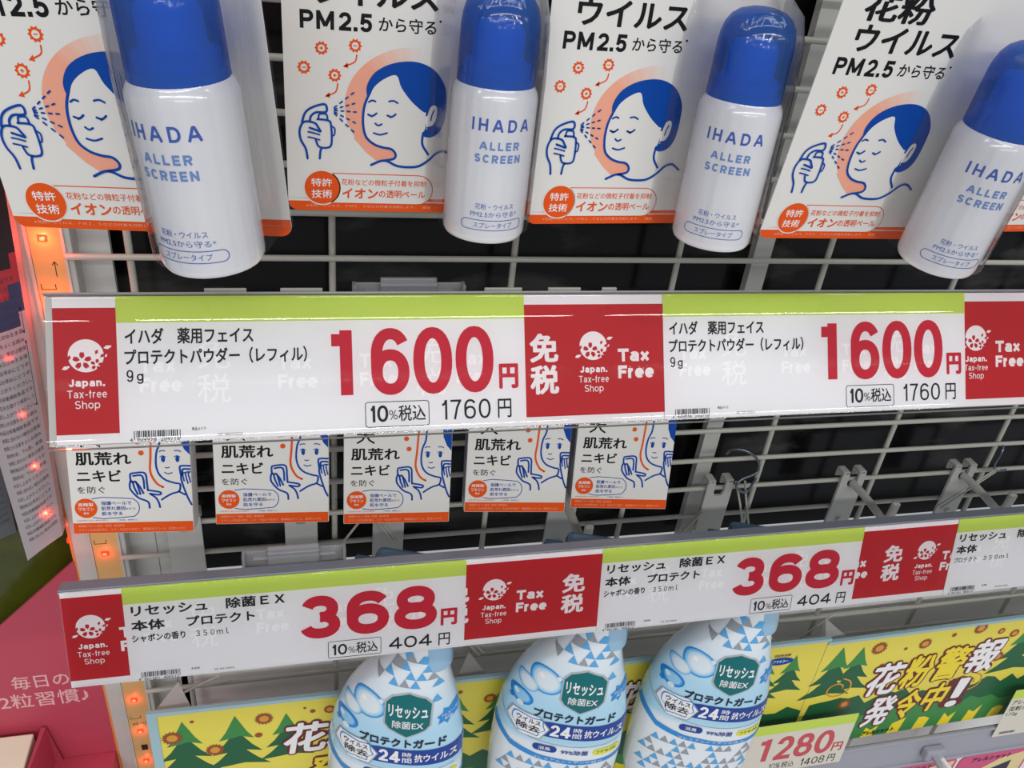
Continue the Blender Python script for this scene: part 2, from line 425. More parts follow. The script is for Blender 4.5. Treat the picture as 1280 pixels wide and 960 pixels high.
# ================================================================ left post with the row of red lamps
mb = MB(); mb.box(-55, -25.5, 0, 40, -900, 500, GREY, .8); mb.box(-46, -44.4, -.9, 0, -900, 500, WIRE); mb.box(-29.8, -28.4, -.9, 0, -900, 500, WIRE)
struct(mb.obj('trim_3'))
led_pcb = mat('amber_circuit_strip', srgb(214, 176, 104), .4, noise=.25, nscale=45, coat=.4)
led_on = mat('red_lamp_lit', (1, .03, .02, 1), .3, emit=9, emcol=(1, .05, .02, 1))
strip = thing('light_strip', 'amber circuit strip with a column of glowing red lamps on the white post', 'light strip', (-44, -.2, 0))
mb = MB(); mb.box(0, 14.2, -.6, 0, -600, 300, led_pcb); mb.obj('circuit_board', strip)


def red_point(name, x, y, z, e):
    l = bpy.data.lights.new(name, 'POINT'); l.energy = e; l.color = (1, .05, .02); l.shadow_soft_size = .0012
    o = bpy.data.objects.new(name, l); COL.objects.link(o); o.location = (x * .001, y * .001, z * .001)


mk = MB()
mk.stroke([(9.5, -11), (9.5, -3)], .35, BLACK, flat(-.7), False); mk.stroke([(8.2, -4.8), (9.5, -2.9), (10.8, -4.8)], .35, BLACK, flat(-.7), False)
for z in (-15, -185, -350):
    mk.stroke([(1.5, z), (1.5, z - 3), (8, z - 3), (8, z)], .35, BLACK, flat(-.7), False)
mk.box(5, 9, -1.3, -.6, -388, -383, BLACK); mk.text('±0.1Ω', 2, 11, -360, -357, BLACK, flat(-.7))
mk.obj('printed_marks', strip)
lamp_me = MB(); lamp_me.box(-1.9, 1.9, -1.0, 0, -1.6, 1.6, mat('lamp_housing', srgb(236, 60, 40), .3, emit=1.1, emcol=(1, .03, .015, 1)), .3)
lamp_me.box(-1.0, 1.0, -1.2, -1.0, -.8, .8, led_on); lamp_me = lamp_me.mesh('lamp')
for k in range(-3, 14):
    z = 9.4 - 34.2 * k
    o = bpy.data.objects.new('lamp', lamp_me); COL.objects.link(o); o.parent = strip; o.location = (.0062, -.0006, z * .001)
    red_point('red_lamp_light', -37.8, -4.5, z, .018 if k < 2 else .0022)
# second strip on the far side of the post: lights the packs of the next bay
amber = mat('amber_edge', srgb(226, 128, 60), .35, coat=.5, emit=.05, emcol=(1, .25, .08, 1))
strip2 = thing('light_strip', 'thin amber edge of the lamp strip on the far side of the white post', 'light strip', (-58.5, 6, 0))
mb = MB(); mb.box(1.2, 3.3, -3.5, 14, -600, 300, amber); mb.obj('circuit_board', strip2)
for k in range(-3, 14):
    z = -16 - 34.2 * k
    o = bpy.data.objects.new('lamp', lamp_me); COL.objects.link(o); o.parent = strip2; o.location = (.0012, -.002, z * .001); o.rotation_euler = (0, 0, R(-90))
    if 0 <= k < 6: red_point('red_lamp_light', -60.5, -13, z, .0045)

# ================================================================ spray can packs
FLOWER = None


def gear(mb, x, z, r, sign, f):
    P = []
    for k in range(20): a = 2 * pi * k / 20; rr = r if k % 2 == 0 else r * .76; P.append((x + rr * cos(a), z + rr * sin(a)))
    mb.poly(P, ORANGE, f)
    g = lambda a, b: (lambda q: (q[0], q[1] - .04, q[2]))(f(a, b))
    mb.disc(x, z, r * .5, CARD, g, n=12)
    h = lambda a, b: (lambda q: (q[0], q[1] - .08, q[2]))(f(a, b))
    mb.rect(x - r * .27, x + r * .27, z - r * .07, z + r * .07, ORANGE, h)
    if sign: mb.rect(x - r * .07, x + r * .07, z - r * .27, z + r * .27, ORANGE, h)


CX, CY, CR = 77, -19, 16.5


def canmap(lift, az):
    """x is arc length from the azimuth az (0 = straight out of the card, positive to the right)"""
    def f(x, z):
        a = R(az) + x / CR
        r = CR + lift
        return (CX + r * sin(a), CY - r * cos(a), z)
    return f


def make_card():
    """the parts of one pack except the lettering on the can"""
    t = thing('spray_can_pack', '-', 'spray can')
    mb = MB(); slab(mb, rrect(0, 98, 0, 142, 4), 0, .5, CARD)
    card = mb.obj('backing_card', t)
    mb = MB(); f0, f1, f2, f3 = flat(-.06), flat(-.12), flat(-.18), flat(-.24)
    mb.poly([(0.02, 5.2)] + [p for p in rrect(.02, 97.98, 0.02, 8, 4) if p[1] < 5] + [(97.98, 6.3)], ORANGE, f0)
    # bubble with the round badge
    mb.poly(rrect(9, 58.6, 3.2, 15.9, 6.2), ORANGE, f1); mb.poly(rrect(9.35, 58.25, 3.55, 15.55, 5.9), CARD, f2)
    mb.disc(13.4, 9.7, 7.4, CARD, f2, n=32)
    f2b = flat(-.21)
    mb.disc(13.4, 9.7, 6.9, ORANGE, f2b, n=32)
    mb.text('特許', 9.2, 17.4, 10.2, 13.6, WHITE, f3, .012); mb.text('技術', 9.2, 17.4, 5.4, 8.9, WHITE, f3, .012)
    mb.text('花粉などの微粒子付着を抑制', 21.1, 55.6, 11.0, 13.6, ORANGE, f3, .006)
    mb.text('イオン', 21.4, 35.9, 5.5, 9.8, ORANGE, f3, .03); mb.text('の透明ベール', 36.2, 55.4, 6.0, 9.3, ORANGE, f3, .018)
    mb.text('※花粉、ウイルス、ＰＭ２．５などの付着を抑制します。　雑貨', 7, 58, 1.6, 2.8, HALO, f3)
    mb.obj('orange_banner', card)
    mb = MB()
    mb.text('花粉', 9.8, 40, 89.5, 99.5, BLACK, f0, .03); mb.text('ウイルス', 10.5, 57, 78.6, 88.4, BLACK, f0, .03)
    mb.gtext('PM', 6.3, 18.6, 69.8, 76.2, 1.35, BLACK, f0); mb.gtext('2.5', 20.2, 32.6, 69.8, 76.2, 1.35, BLACK, f0); mb.text('から守る', 34.9, 56.6, 70.4, 75.7, BLACK, f0, .018); mb.disc(58, 75.4, .5, BLACK, f0, n=8)
    mb.text('花粉・ウイルス対策に', 8, 60, 104, 109, BLACK, f0, .01); mb.text('シューッとひと吹き', 8, 70, 118, 126, BLUE, f0, .02)
    mb.obj('printed_text', card)
    mb = MB()
    # peach halo fading upward: nested rings
    for k in range(9):
        a0, a1 = 86 + k * 5, 250
        P = [(50 + 27.6 * cos(R(a0 + (a1 - a0) * q / 26)), 42.6 + 23 * sin(R(a0 + (a1 - a0) * q / 26))) for q in range(27)] + [(40, 20), (44, 24), (50, 42)]
    def hm(i):
        w = 1 - i / 9
        c = srgb(226 + 12 * w, 224 - 60 * w, 220 - 82 * w)
        return mat('peach_ink_%d' % i, c, .4)
    N = 44
    for q in range(N):
        b0, b1 = 88 + (258 - 88) * q / N, 88 + (258 - 88) * (q + 1) / N
        k = 0 if b0 > 140 else min(8, int((140 - b0) / 6))
        mb.add([f0(50 + 27.6 * cos(R(b)) * r_, 42.6 + 23 * sin(R(b)) * r_) for b, r_ in ((b0, .5), (b0, 1), (b1, 1), (b1, .5))], [(0, 1, 2, 3)], hm(k))
    mb.poly([(29, 40), (26, 30), (31, 24.5), (35.5, 21), (43, 21), (48, 25), (46, 34)], hm(0), flat(-.07))
    for (x, z), sg in zip(((13.9, 63.2), (26.3, 64.8), (7.4, 56.0), (18.7, 53.7)), (1, 0, 0, 1)): gear(mb, x, z, 2.6, sg, f0)
    for P in (((26.9, 61.5), (26.2, 59.0), (22.6, 57.3)), ((19.8, 50.6), (19.0, 47.6), (15.8, 46.0))):
        mb.stroke(P, .55, ORANGE, f0); x, z = P[2]; mb.poly([(x - .9, z - .3), (x + .9, z + 1.4), (x + 1.2, z - .7)], ORANGE, f0)
    # face
    face = [(31.2, 46.4), (30.0, 43), (29.5, 39.3), (29.6, 35.1), (30.7, 31.0), (33.6, 28.3), (37.2, 27.0), (40.8, 26.4), (42.6, 24.4), (41.9, 22.5), (38.2, 21.7)]
    mb.poly(catmull(face, 4) + [(43.8, 19.8), (51.1, 19.8), (58, 24), (53.6, 29), (56, 34), (62, 46), (56, 57), (42, 57), (34, 51)], CARD, f1)
    hair = [(31.0, 46.5), (30.8, 50.6), (34.0, 55.8), (40.8, 59.4), (49.3, 60.4), (56.5, 57.9), (61.0, 52.2), (62.0, 46.2), (61.6, 38.3), (59.6, 33.7), (56.1, 31.7), (52.8, 32.5), (54.1, 35.2), (54.2, 41.0), (52.8, 41.8), (48.2, 45.5), (44.1, 50.5), (42.0, 55.0), (37.5, 53.5), (33.7, 50.3), (31.8, 46.5)]
    mb.poly(catmull(hair, 4, True), BLUE, f2)
    mb.poly(catmull([(54.0, 40.0), (55.0, 43.4), (57.3, 44.9), (58.9, 43.4), (58.6, 39.0), (57.2, 36.3), (54.6, 34.8)], 4), CARD, f3)
    f4 = flat(-.28); bw = .95
    mb.stroke(face, bw, BLUE, f4); mb.stroke([(32.9, 19.7), (38.2, 21.7), (43.8, 19.5), (51.1, 19.5), (55.6, 22.0), (59.2, 25.4), (62.5, 26.3), (66, 24)], bw, BLUE, f4)
    mb.stroke([(53.4, 33.4), (53.2, 28.9), (55.8, 24.8)], bw, BLUE, f4)
    mb.stroke([(54.4, 40.4), (55.4, 43.7), (57.3, 44.9), (58.9, 43.4), (58.6, 39.0), (57.2, 36.3), (55.0, 35.5)], .8, BLUE, f4)
    mb.stroke([(57.3, 42.5), (56.5, 40.4), (56.2, 38.5)], .55, BLUE, f4)
    for P in (((31.6, 44.5), (32.9, 45.2), (34.2, 44.8)), ((39.4, 45.1), (41.2, 45.4), (42.8, 44.6)), ((34.2, 36.4), (35.4, 35.6), (36.8, 36.2)), ((33.7, 32.6), (36.2, 32.0), (39.0, 32.8))): mb.stroke(P, .68, BLUE, f4)
    for x in (31.4, 38.9): mb.stroke([(x, 39.7), (x + 1.7, 39.2), (x + 3.3, 40.3)], .75, BLUE, f4); mb.poly([(x + .6, 39.6), (x + 1.2, 38.5), (x + 2.4, 39.6)], BLUE, f4)
    # hand with the little spray bottle
    mb.stroke([(8.0, 21.5), (7.4, 25.3), (5.6, 28.8), (5.2, 32.3), (6.3, 35.2), (8.0, 36.0), (11.0, 35.5), (12.2, 34.0), (13.1, 32.4), (11.6, 32.8), (9, 33.6)], .85, BLUE, f4)
    for z in (31.6, 29.6): mb.stroke([(8.4, z + .4), (10.6, z), (12.8, z - .6)], .6, BLUE, f4)
    mb.stroke([(12.7, 21.6), (13.0, 24.6), (13.6, 26.0)], .85, BLUE, f4)
    mb.stroke([(12.0, 37.0), (16.1, 36.7), (17.2, 34.8), (17.3, 27.6), (15.4, 26.0), (12.4, 26.4), (11.3, 29.0)], .8, BLUE, f4)
    mb.stroke([(6.2, 35.6), (7.5, 39.3), (10.3, 41.5), (14.9, 42.8), (15.4, 40.0), (11.5, 39.6), (9.6, 38.0), (9.2, 36)], .85, BLUE, f4)
    mb.stroke([(12.4, 37.2), (12.9, 39), (15.4, 39), (15.9, 37)], .7, BLUE, f4); mb.stroke([(17.4, 34.6), (18.6, 33.6), (18.4, 31.2), (17.4, 30.8)], .6, BLUE, f4)
    for (x, z) in ((26.2, 48.0), (26.6, 43.8), (27.2, 40.4), (26.9, 36.0), (26.3, 32.3)):
        for q in (.14, .38, .62, .86): mb.rect(0, 0, 0, 0, BLUE, f4) if 0 else mb.stroke([(17.2 + (x - 17.2) * q, 40.7 + (z - 40.7) * q), (17.2 + (x - 17.2) * (q + .1), 40.7 + (z - 40.7) * (q + .1))], .6, BLUE, f4, False)
    mb.obj('printed_face', card)
    # can
    mb = MB(); mb.lathe([(9.5, 1.2), (12.8, .5), (14.6, 0), (15.6, .5), (16.2, 1.6), (CR, 3)] + [(CR, 3 + 50 * k / 6) for k in range(1, 7)] + [(16.45, 54.5), (16.1, 56.2), (15.3, 57.8), (14.6, 59), (14.4, 62)], CANW, 56, (CX, CY))
    can = mb.obj('can_body', t)
    mb = MB(); mb.lathe([(14.6, 58.6), (14.75, 59.2)] + [(14.7 - .25 * k / 5, 60 + 19 * k / 5) for k in range(6)] + [(14.1, 82), (13.2, 85.5), (11.4, 88.4), (8.6, 90.4), (4.5, 91.6), (.5, 92)], CAP, 48, (CX, CY), bot=False)
    mb.obj('cap', can)
    mb = MB(); mb.lathe([(12.5, 62), (12.8, 66), (11.2, 66.5), (9.6, 68), (9.4, 77), (7.5, 80), (3, 81)], CAPIN, 28, (CX, CY)); mb.lathe([(13.4, 59.5), (13.4, 61), (12, 61.5)], CAPIN, 28, (CX, CY)); mb.obj('nozzle', can)
    # clear blister over the can
    prof = [(CX - 22, -.4), (CX - 20.2, -1.4), (CX - 19.3, -4), (CX - 18.9, -12)]
    prof += [(CX + 18.6 * sin(R(a)), CY - 18.6 * cos(R(a))) for a in range(-85, 86, 10)]
    prof += [(CX + 18.9, -12), (CX + 19.3, -4), (CX + 20.2, -1.4), (CX + 22, -.4)]
    mb = MB(); zs = [4, 20, 40, 62, 80, 90, 95]; sc = [1, 1, 1, 1, .97, .88, .7]
    vs = [(CX + (x - CX) * k, y * k if y < -1.5 else y, z) for z, k in zip(zs, sc) for x, y in prof]; n = len(prof)
    mb.add(vs, [(i * n + k, i * n + k + 1, (i + 1) * n + k + 1, (i + 1) * n + k) for i in range(len(zs) - 1) for k in range(n - 1)], BLIS, True)
    mb.obj('blister', t)
    return t


def can_text(az):
    mb = MB(); f = canmap(.12, az); ml = 3
    mb.gtext('IHADA', -11.5, 11.5, 44.4, 49.0, .85, CANBLUE, f, .42, 1.5)
    mb.gtext('ALLER', -8, 7.6, 37.6, 40.7, .72, PALEB, f, .3, 1.5); mb.gtext('SCREEN', -9.6, 8.6, 32.8, 35.9, .72, PALEB, f, .28, 1.5)
    mb.text('花粉・ウイルス', -7.8, 7.8, 14.6, 16.9, CANBLUE, f, 0, ml); mb.text('PM2.5から守る*', -9.4, 9.8, 11.5, 13.8, CANBLUE, f, 0, ml)
    P = [(x, z) for x, z in rrect(-13, 13, 6.2, 10.2, 2)]
    mb.stroke(P, .28, CANBLUE, f, False, True, sub=1.5); mb.text('スプレータイプ', -8, 8, 7.1, 9.3, CANBLUE, f, 0, ml)
    return mb.mesh('printed_text')


GP = 'blister packs of blue capped spray cans in the top row'
pack0 = make_card()
packs = [((3.2, -4.5, -15), (-13.5, -111.5, 59.5), -7, 'leftmost spray can pack, nearest, turned on its card before the white post'),
         ((0, 0, 0), (79.3, -84.5, 57.6), 1, 'second spray can pack from the left, hanging square to the grid'),
         ((-.4, .2, 4), (175.3, -100.1, 59.2), -30, 'third spray can pack from the left, beside the bare grid'),
         ((7, .5, 2), (272.3, -119.8, 62.3), -24, 'fourth spray can pack from the left, its can leaning most in front of another card'),
         ((5, 1, 6), (370, -119, 66), -30, 'rightmost spray can pack, only a strip of its card showing past the fourth can')]
pk = [pack0] + [copy_tree(pack0) for _ in packs[1:]]
for i, (rot, loc, az, lab) in enumerate(packs):
    p = pk[i]
    p.location = Vector(loc) * .001; p.rotation_euler = tuple(R(a) for a in rot); p['label'] = lab; p['group'] = GP
    can = [c for c in p.children if c.name.startswith('can_body')][0]
    o = bpy.data.objects.new('printed_text', can_text(az)); COL.objects.link(o); o.parent = can

# ================================================================ price rails
def rail(name, label, loc, tilt, x0, x1, H, topd, body, topm, cover=True):
    t = thing(name, label, 'price rail', loc, (tilt, 0, 0))
    mb = MB(); mb.box(x0, x1, 1.0, 2.2, -H - 1.5, 1, body); mb.obj('back_plate', t)
    mb = MB(); mb.box(x0, x1, -1.6, topd, 1.3, 2.6, topm, .4); mb.obj('top_lip', t)
    if cover:
        mb = MB(); prof = [(-1.2, 2.2), (-2.1, 1.2), (-2.6, -1.5), (-2.85, -6), (-2.92, -8.2), (-2.85, -10.5), (-2.6, -16), (-2.4, -22), (-2.25, -30), (-2.3, -38), (-2.4, -H + 3), (-2.5, -H), (-2.6, -H - 1.6), (-2.3, -H - 2.8), (-1.6, -H - 3.2), (1, -H - 2.6)]
        if H < 50: prof = prof[:-2]      # the lower cover stops in front of the paper
        prof = catmull(prof, 4); n = len(prof)
        vs = [(x, y, z) for x in (x0, x1) for y, z in prof]
        mb.add(vs, [(k, k + 1, n + k + 1, n + k) for k in range(n - 1)], CLEAR, True); mb.obj('clear_cover', t)
    return t


def sakura(mb, x, z, r, f, m, rot=90):
    for k in range(5):
        a = R(rot + 72 * k); P = []
        for q, w in ((.22, .0), (.5, .26), (.85, .24), (1.0, .10), (.88, 0), (1.0, -.10), (.85, -.24), (.5, -.26)): P.append((x + r * (q * cos(a) - w * sin(a)), z + r * (q * sin(a) + w * cos(a))))
        mb.poly(P, m, f)


def logo(mb, x, z, r=6.6):
    f, g = flat(-.14), flat(-.2)
    mb.disc(x, z, r, WHITE, f, n=36); sakura(mb, x - r * .22, z - r * .3, r * .55, g, RED); sakura(mb, x + r * .58, z - r * .55, r * .36, g, RED, 80)
    for dx, dz, a in ((.6, .22, 70), (.92, .0, 40), (-.93, -.1, 80)):
        c, s_ = cos(R(a)), sin(R(a)); P = [(u * 1, v * 1) for u, v in ((-.17, 0), (0, .1), (.17, 0), (0, -.1))]
        mb.poly([(x + r * (dx + u * c - v * s_), z + r * (dz + u * s_ + v * c)) for u, v in P], RED, g)
    for dx, dz, a in ((1.22, .5, 15), (-1.13, -.72, 20), (1.12, -.02, 60)):
        c, s_ = cos(R(a)), sin(R(a)); k = 1 if abs(dz) > .1 else .5
        mb.poly([(x + r * (dx + k * (u * c - v * s_)), z + r * (dz + k * (u * s_ + v * c))) for u, v in ((-.24, 0), (-.05, .12), (.24, .04), (.2, -.04), (-.02, -.12))], WHITE, f)
    mb.gtext('Japan.', x - r * 1.0, x + r * 1.0, z - r * 1.86, z - r * 1.4, .72, WHITE, f, .14)
    mb.gtext('Tax-free', x - r * 1.1, x + r * 1.1, z - r * 2.55, z - r * 2.08, .38, WHITE, f, .16)
    mb.gtext('Shop', x - r * .7, x + r * .7, z - r * 3.2, z - r * 2.72, .38, WHITE, f, .16)


def red_strip(x0, x1, label, loc, tilt, top, bot, H, logos, taxs, mens, up=0):
    t = thing('tax_free_strip', label, 'printed strip', loc, (tilt, 0, 0), 'red tax free strips in the price rails')
    mb = MB(); mb.box(x0, x1, 0, .15, -H, 1, PAPER); mb.obj('paper', t)
    mb = MB(); mb.rect(x0, x1, -bot, -top, RED, flat(-.06)); mb.obj('red_field', t)
    mb = MB()
    for x in logos: logo(mb, x, -(19.4 if up else 22.6))
    f = flat(-.14); d = 3 if up else 0
    for x in taxs: mb.gtext('Tax', x, x + 15.8, -30.2 + d, -24.2 + d, 1.5, WHITE, f, .08); mb.gtext('Free', x, x + 17.8, -38 + d, -32 + d, 1.5, WHITE, f, .08)
    for x in mens: mb.text('免', x - 6.8, x + 6.8, -29.8 + d * 1.4, -16.6 + d, WHITE, f, .035); mb.text('税', x - 6.8, x + 6.8, -44.3 + d * 1.8, -31 + d * 1.4, WHITE, f, .035)
    mb.obj('printed_text', t)
    return t


def barcode(mb, x, z, w, h, f, rnd):
    q = x
    while q < x + w:
        a = rnd.choice((.18, .3, .45)); mb.rect(q, min(q + a, x + w), z, z + h, BLACK, f); q += a + rnd.choice((.2, .3, .4))


def price_label(label, loc, tilt, group, X, W_, H, wide, short=False):
    t = thing('price_label', label, 'price tag', loc, (tilt, 0, 0), group)
    mb = MB(); mb.box(X, X + W_, -.45, -.3, -H, 1.1, PAPER); mb.obj('paper', t)
    f = flat(-.58, X); g = 8.6 if wide else 9.6
    mb = MB(); mb.rect(0, W_, -g, 1.05, GREEN, f); mb.obj('lime_band', t)
    rnd = random.Random(3); tx = MB(); pr = MB(); gh = MB(); GH = mat('show_through', srgb(246, 246, 248), .45); fg = flat(-.475, X); e = 6 if wide else 0
    for x in (8, 62, 96, 138): gh.gtext('Tax', x, x + 14, -30 + e, -24 + e, 1.3, GH, fg, .08); gh.gtext('Free', x, x + 16, -38 + e, -32 + e, 1.3, GH, fg, .08)
    for x in (30, 120): gh.text('免', x, x + 13, -29 + e, -17 + e, GH, fg, 0); gh.text('税', x, x + 13, -43 + e, -31 + e, GH, fg, 0)
    gh.obj('faint_print', t)
    if not wide:
        tx.text('イハダ　薬用フェイス', 3.0, 52.6, -18.5, -11.8, BLACK, f, .026); tx.text('プロテクトパウダー（レフィル）', 2.7, 74.2, -26.9, -20.2, BLACK, f, .026)
        tx.gtext('9', 3.2, 5.8, -33.5, -28.7, .6, BLACK, f); tx.gtext('g', 7, 9.6, -33.4, -29.2, .6, BLACK, f)
        pr.gtext('1', 84.3, 93.6, -41.7, -13.9, 5.2, PRICE, f); pr.gtext('6', 100.6, 117.6, -42.2, -13.2, 4.9, PRICE, f); pr.gtext('0', 119.1, 136.3, -42.3, -13.0, 4.9, PRICE, f); pr.gtext('0', 137.8, 155.0, -42.3, -12.8, 4.9, PRICE, f)
        pr.text('円', 157.3, 166.2, -41.0, -29.8, PRICE, f, .04)
        by, bt = -55.9, -45.1; P = rrect(97.9, 125.4, by, bt, 1.2)
        tx.gtext('i0', 99.6, 107.6, -53.8, -46.6, 1.15, BLACK, f, .12); tx.gtext('%', 108, 111.6, -53, -48.8, .35, BLACK, f); tx.text('税込', 112, 123.9, -53.8, -46.8, BLACK, f, .015)
        tx.gtext('i760', 130.8, 153.1, -53.9, -45.2, .95, BLACK, f, .2); tx.text('円', 156.4, 162.7, -54, -45.5, BLACK, f, .012)
        barcode(tx, 6, -56.0, 16, 2.6, f, rnd); tx.rect(5.2, 5.5, -57, -53.4, BLACK, f); tx.rect(22.6, 22.9, -57, -53.4, BLACK, f)
        tx.text('4  909978  204716', 3.6, 22.6, -57.8, -56.3, BLACK, f); tx.text('単品メイク', 27.3, 32.8, -54.1, -52.7, BLACK, f, .01); tx.text('00 00 0006', 37.4, 47.2, -56.8, -55.6, BLACK, f)
    else:
        tx.text('リセッシュ　除菌ＥＸ', 3.3, 47 if short else 76.5, -15.8, -9.6, BLACK, f, .03) if not short else tx.text('リセッシュ　除菌ＥＸ', 3.3, 76.5, -15.8, -9.6, BLACK, f, .03)
        tx.text('本体', 2.8, 18.4, -24.0, -18.0, BLACK, f, .03)
        if short: tx.text('プロテクト', 2.6, 20, -30.4, -26.6, BLACK, f, .012); tx.text('３５０ｍｌ', 25, 45, -30.2, -26.9, BLACK, f, .006)
        else:
            tx.text('プロテクト', 28.5, 61.5, -24.0, -18.2, BLACK, f, .03); tx.text('シャボンの香り', 2.6, 27.6, -30.6, -26.2, BLACK, f, .026); tx.text('３５０ｍｌ', 32.6, 48.4, -30.3, -26.7, BLACK, f, .008)
        pr.gtext('3', 83.2, 104.6, -38.8, -13.2, 6.0, PRICE, f); pr.gtext('6', 107.3, 130.2, -38.9, -12.8, 6.0, PRICE, f); pr.gtext('8', 132.4, 155.9, -39, -12.4, 6.0, PRICE, f)
        pr.text('円', 157.8, 166.9, -38.4, -27.9, PRICE, f, .04)
        by, bt = -51.7, -41.7; P = rrect(97.8, 125.5, by, bt, .8)
        tx.gtext('i0', 99.4, 107.6, -50.2, -43.6, 1.1, BLACK, f, .12); tx.gtext('%', 108.2, 112, -49.8, -45.8, .35, BLACK, f); tx.text('税込', 112.3, 123.8, -50.4, -43.4, BLACK, f, .015)
        tx.gtext('404', 129.8, 153.2, -50.2, -42.9, 1.15, BLACK, f, .14); tx.text('円', 156.8, 163.2, -50.9, -43.1, BLACK, f, .012)
        barcode(tx, 6, -51.2, 17, 2.9, f, rnd); tx.rect(5.2, 5.5, -52, -48.3, BLACK, f); tx.rect(23.3, 23.6, -52, -48.3, BLACK, f)
        tx.text('4  901301  400512', 3.6, 23, -53.2, -51.7, BLACK, f); tx.text('生活用', 29, 33, -49.6, -48.4, BLACK, f, .01); tx.text('00 00 0003', 40, 50, -51.4, -50.4, BLACK, f)
    tx.stroke(P, .32, BLACK, f, False, True)
    tx.obj('printed_text', t); pr.obj('printed_price', t)
    return t


U = (0, -92.5, 21.6); UT = -31; LO = (0, -97.5, -132.6); LT = -14.2
r1 = rail('price_rail', 'long clear price rail in the middle, holding the two 1600 yen labels', U, UT, -15.5, 700, 57, 8, GREY, mat('rail_edge', srgb(150, 150, 156), .3))
red_strip(-12.6, 16, 'red tax free strip at the left end of the upper price rail', U, UT, 3.5, 54, 58, [-.9], [12], [])
red_strip(175, 254, 'red tax free strip between the two upper 1600 yen labels', U, UT, 3.5, 54.4, 58, [213], [225], [189.4])
red_strip(412, 520, 'red tax free strip at the right end of the upper price rail', U, UT, 3.5, 54.4, 58, [423.8, 495], [436], [470])
price_label('1600 yen price label on the left of the upper rail', U, UT, '1600 yen price labels', 10.7, 169.6, 58, False)
price_label('1600 yen price label on the right of the upper rail', U, UT, '1600 yen price labels', 247.8, 168.8, 58, False)
r2 = rail('price_rail', 'long grey topped price rail below the small boxes, holding the 368 yen labels', LO, LT, -34, 760, 49.3, 7, GREY, DARKPL)
red_strip(-33.6, 0, 'red tax free strip at the left end of the lower price rail', LO, LT, 2.6, 49.6, 53.4, [-21.7], [-9], [], 1)
red_strip(160, 249, 'red tax free strip between the two full 368 yen labels', LO, LT, 2.6, 49.6, 53.4, [181.4], [194], [160.5, 227], 1)
red_strip(405, 486, 'red tax free strip on the lower rail right of the second 368 yen label', LO, LT, 2.6, 49.6, 53.4, [460], [401.6, 472.5], [436], 1)
price_label('368 yen price label on the left of the lower rail', LO, LT, '368 yen price labels', -6.1, 171.2, 53.2, True)
price_label('368 yen price label in the middle of the lower rail', LO, LT, '368 yen price labels', 242.8, 168.4, 53.2, True)
price_label('price label at the right end of the lower rail, cut by the frame', LO, LT, '368 yen price labels', 479.4, 170, 53.2, True, True)
# white ends of the label holders just above the upper rail
mb = MB()
for a, b, lb in ((43.9, 60.8, 'small white holder tab above the upper rail, right below the leftmost can'), (74.6, 92.2, 'small white holder tab above the upper rail, left of the clear clip'), (163.7, 181.3, 'small white holder tab above the upper rail, right of the clear clip'),
                 (193.7, 209.5, 'small white holder tab above the middle tax free strip'), (220, 227.3, 'narrowest white holder tab above the middle tax free strip')):
    tb = MB(); tb.box(a, b, -86.2, -85, 14, 22.9, WIRE, .3); tb.box(a + 2, b - 2, -88.5, -86, 12, 20, WIRE)
    tag(tb.obj('holder_tab'), lb, 'holder tab', 'white holder tabs above the upper rail')


def clip(label, X, Z, Y, w):
    t = thing('label_clip', label, 'clip', (X, Y, Z))
    mb = MB(); mb.box(0, w, -1, 0, -14, 3, CLIP, .4); mb.box(0, 1.6, -5, 0, -14, 3.4, CLIP, .3); mb.box(w - 1.6, w, -5, 0, -14, 3.4, CLIP, .3); mb.obj('plate', t)
    mb = MB(); mb.box(w * .24, w * .74, -3.2, -1, -10, 6, CLIP, .5); mb.box(w * .24, w * .74, -4.2, -3.2, 2.5, 4, CLIP, .3); mb.box(w * .1, w * .9, -2.4, -1, -2, -.4, CLIP, .3); mb.obj('tongue', t)


clip('clear plastic label clip above the upper rail, before the grid', 105, 21.2, -82, 50)
clip('clear plastic label clip above the lower rail, under the second box', 50, -127.5, -86, 52)

# ================================================================ small boxes under the upper rail
CARDG = mat('box_side', srgb(150, 154, 164), .4)


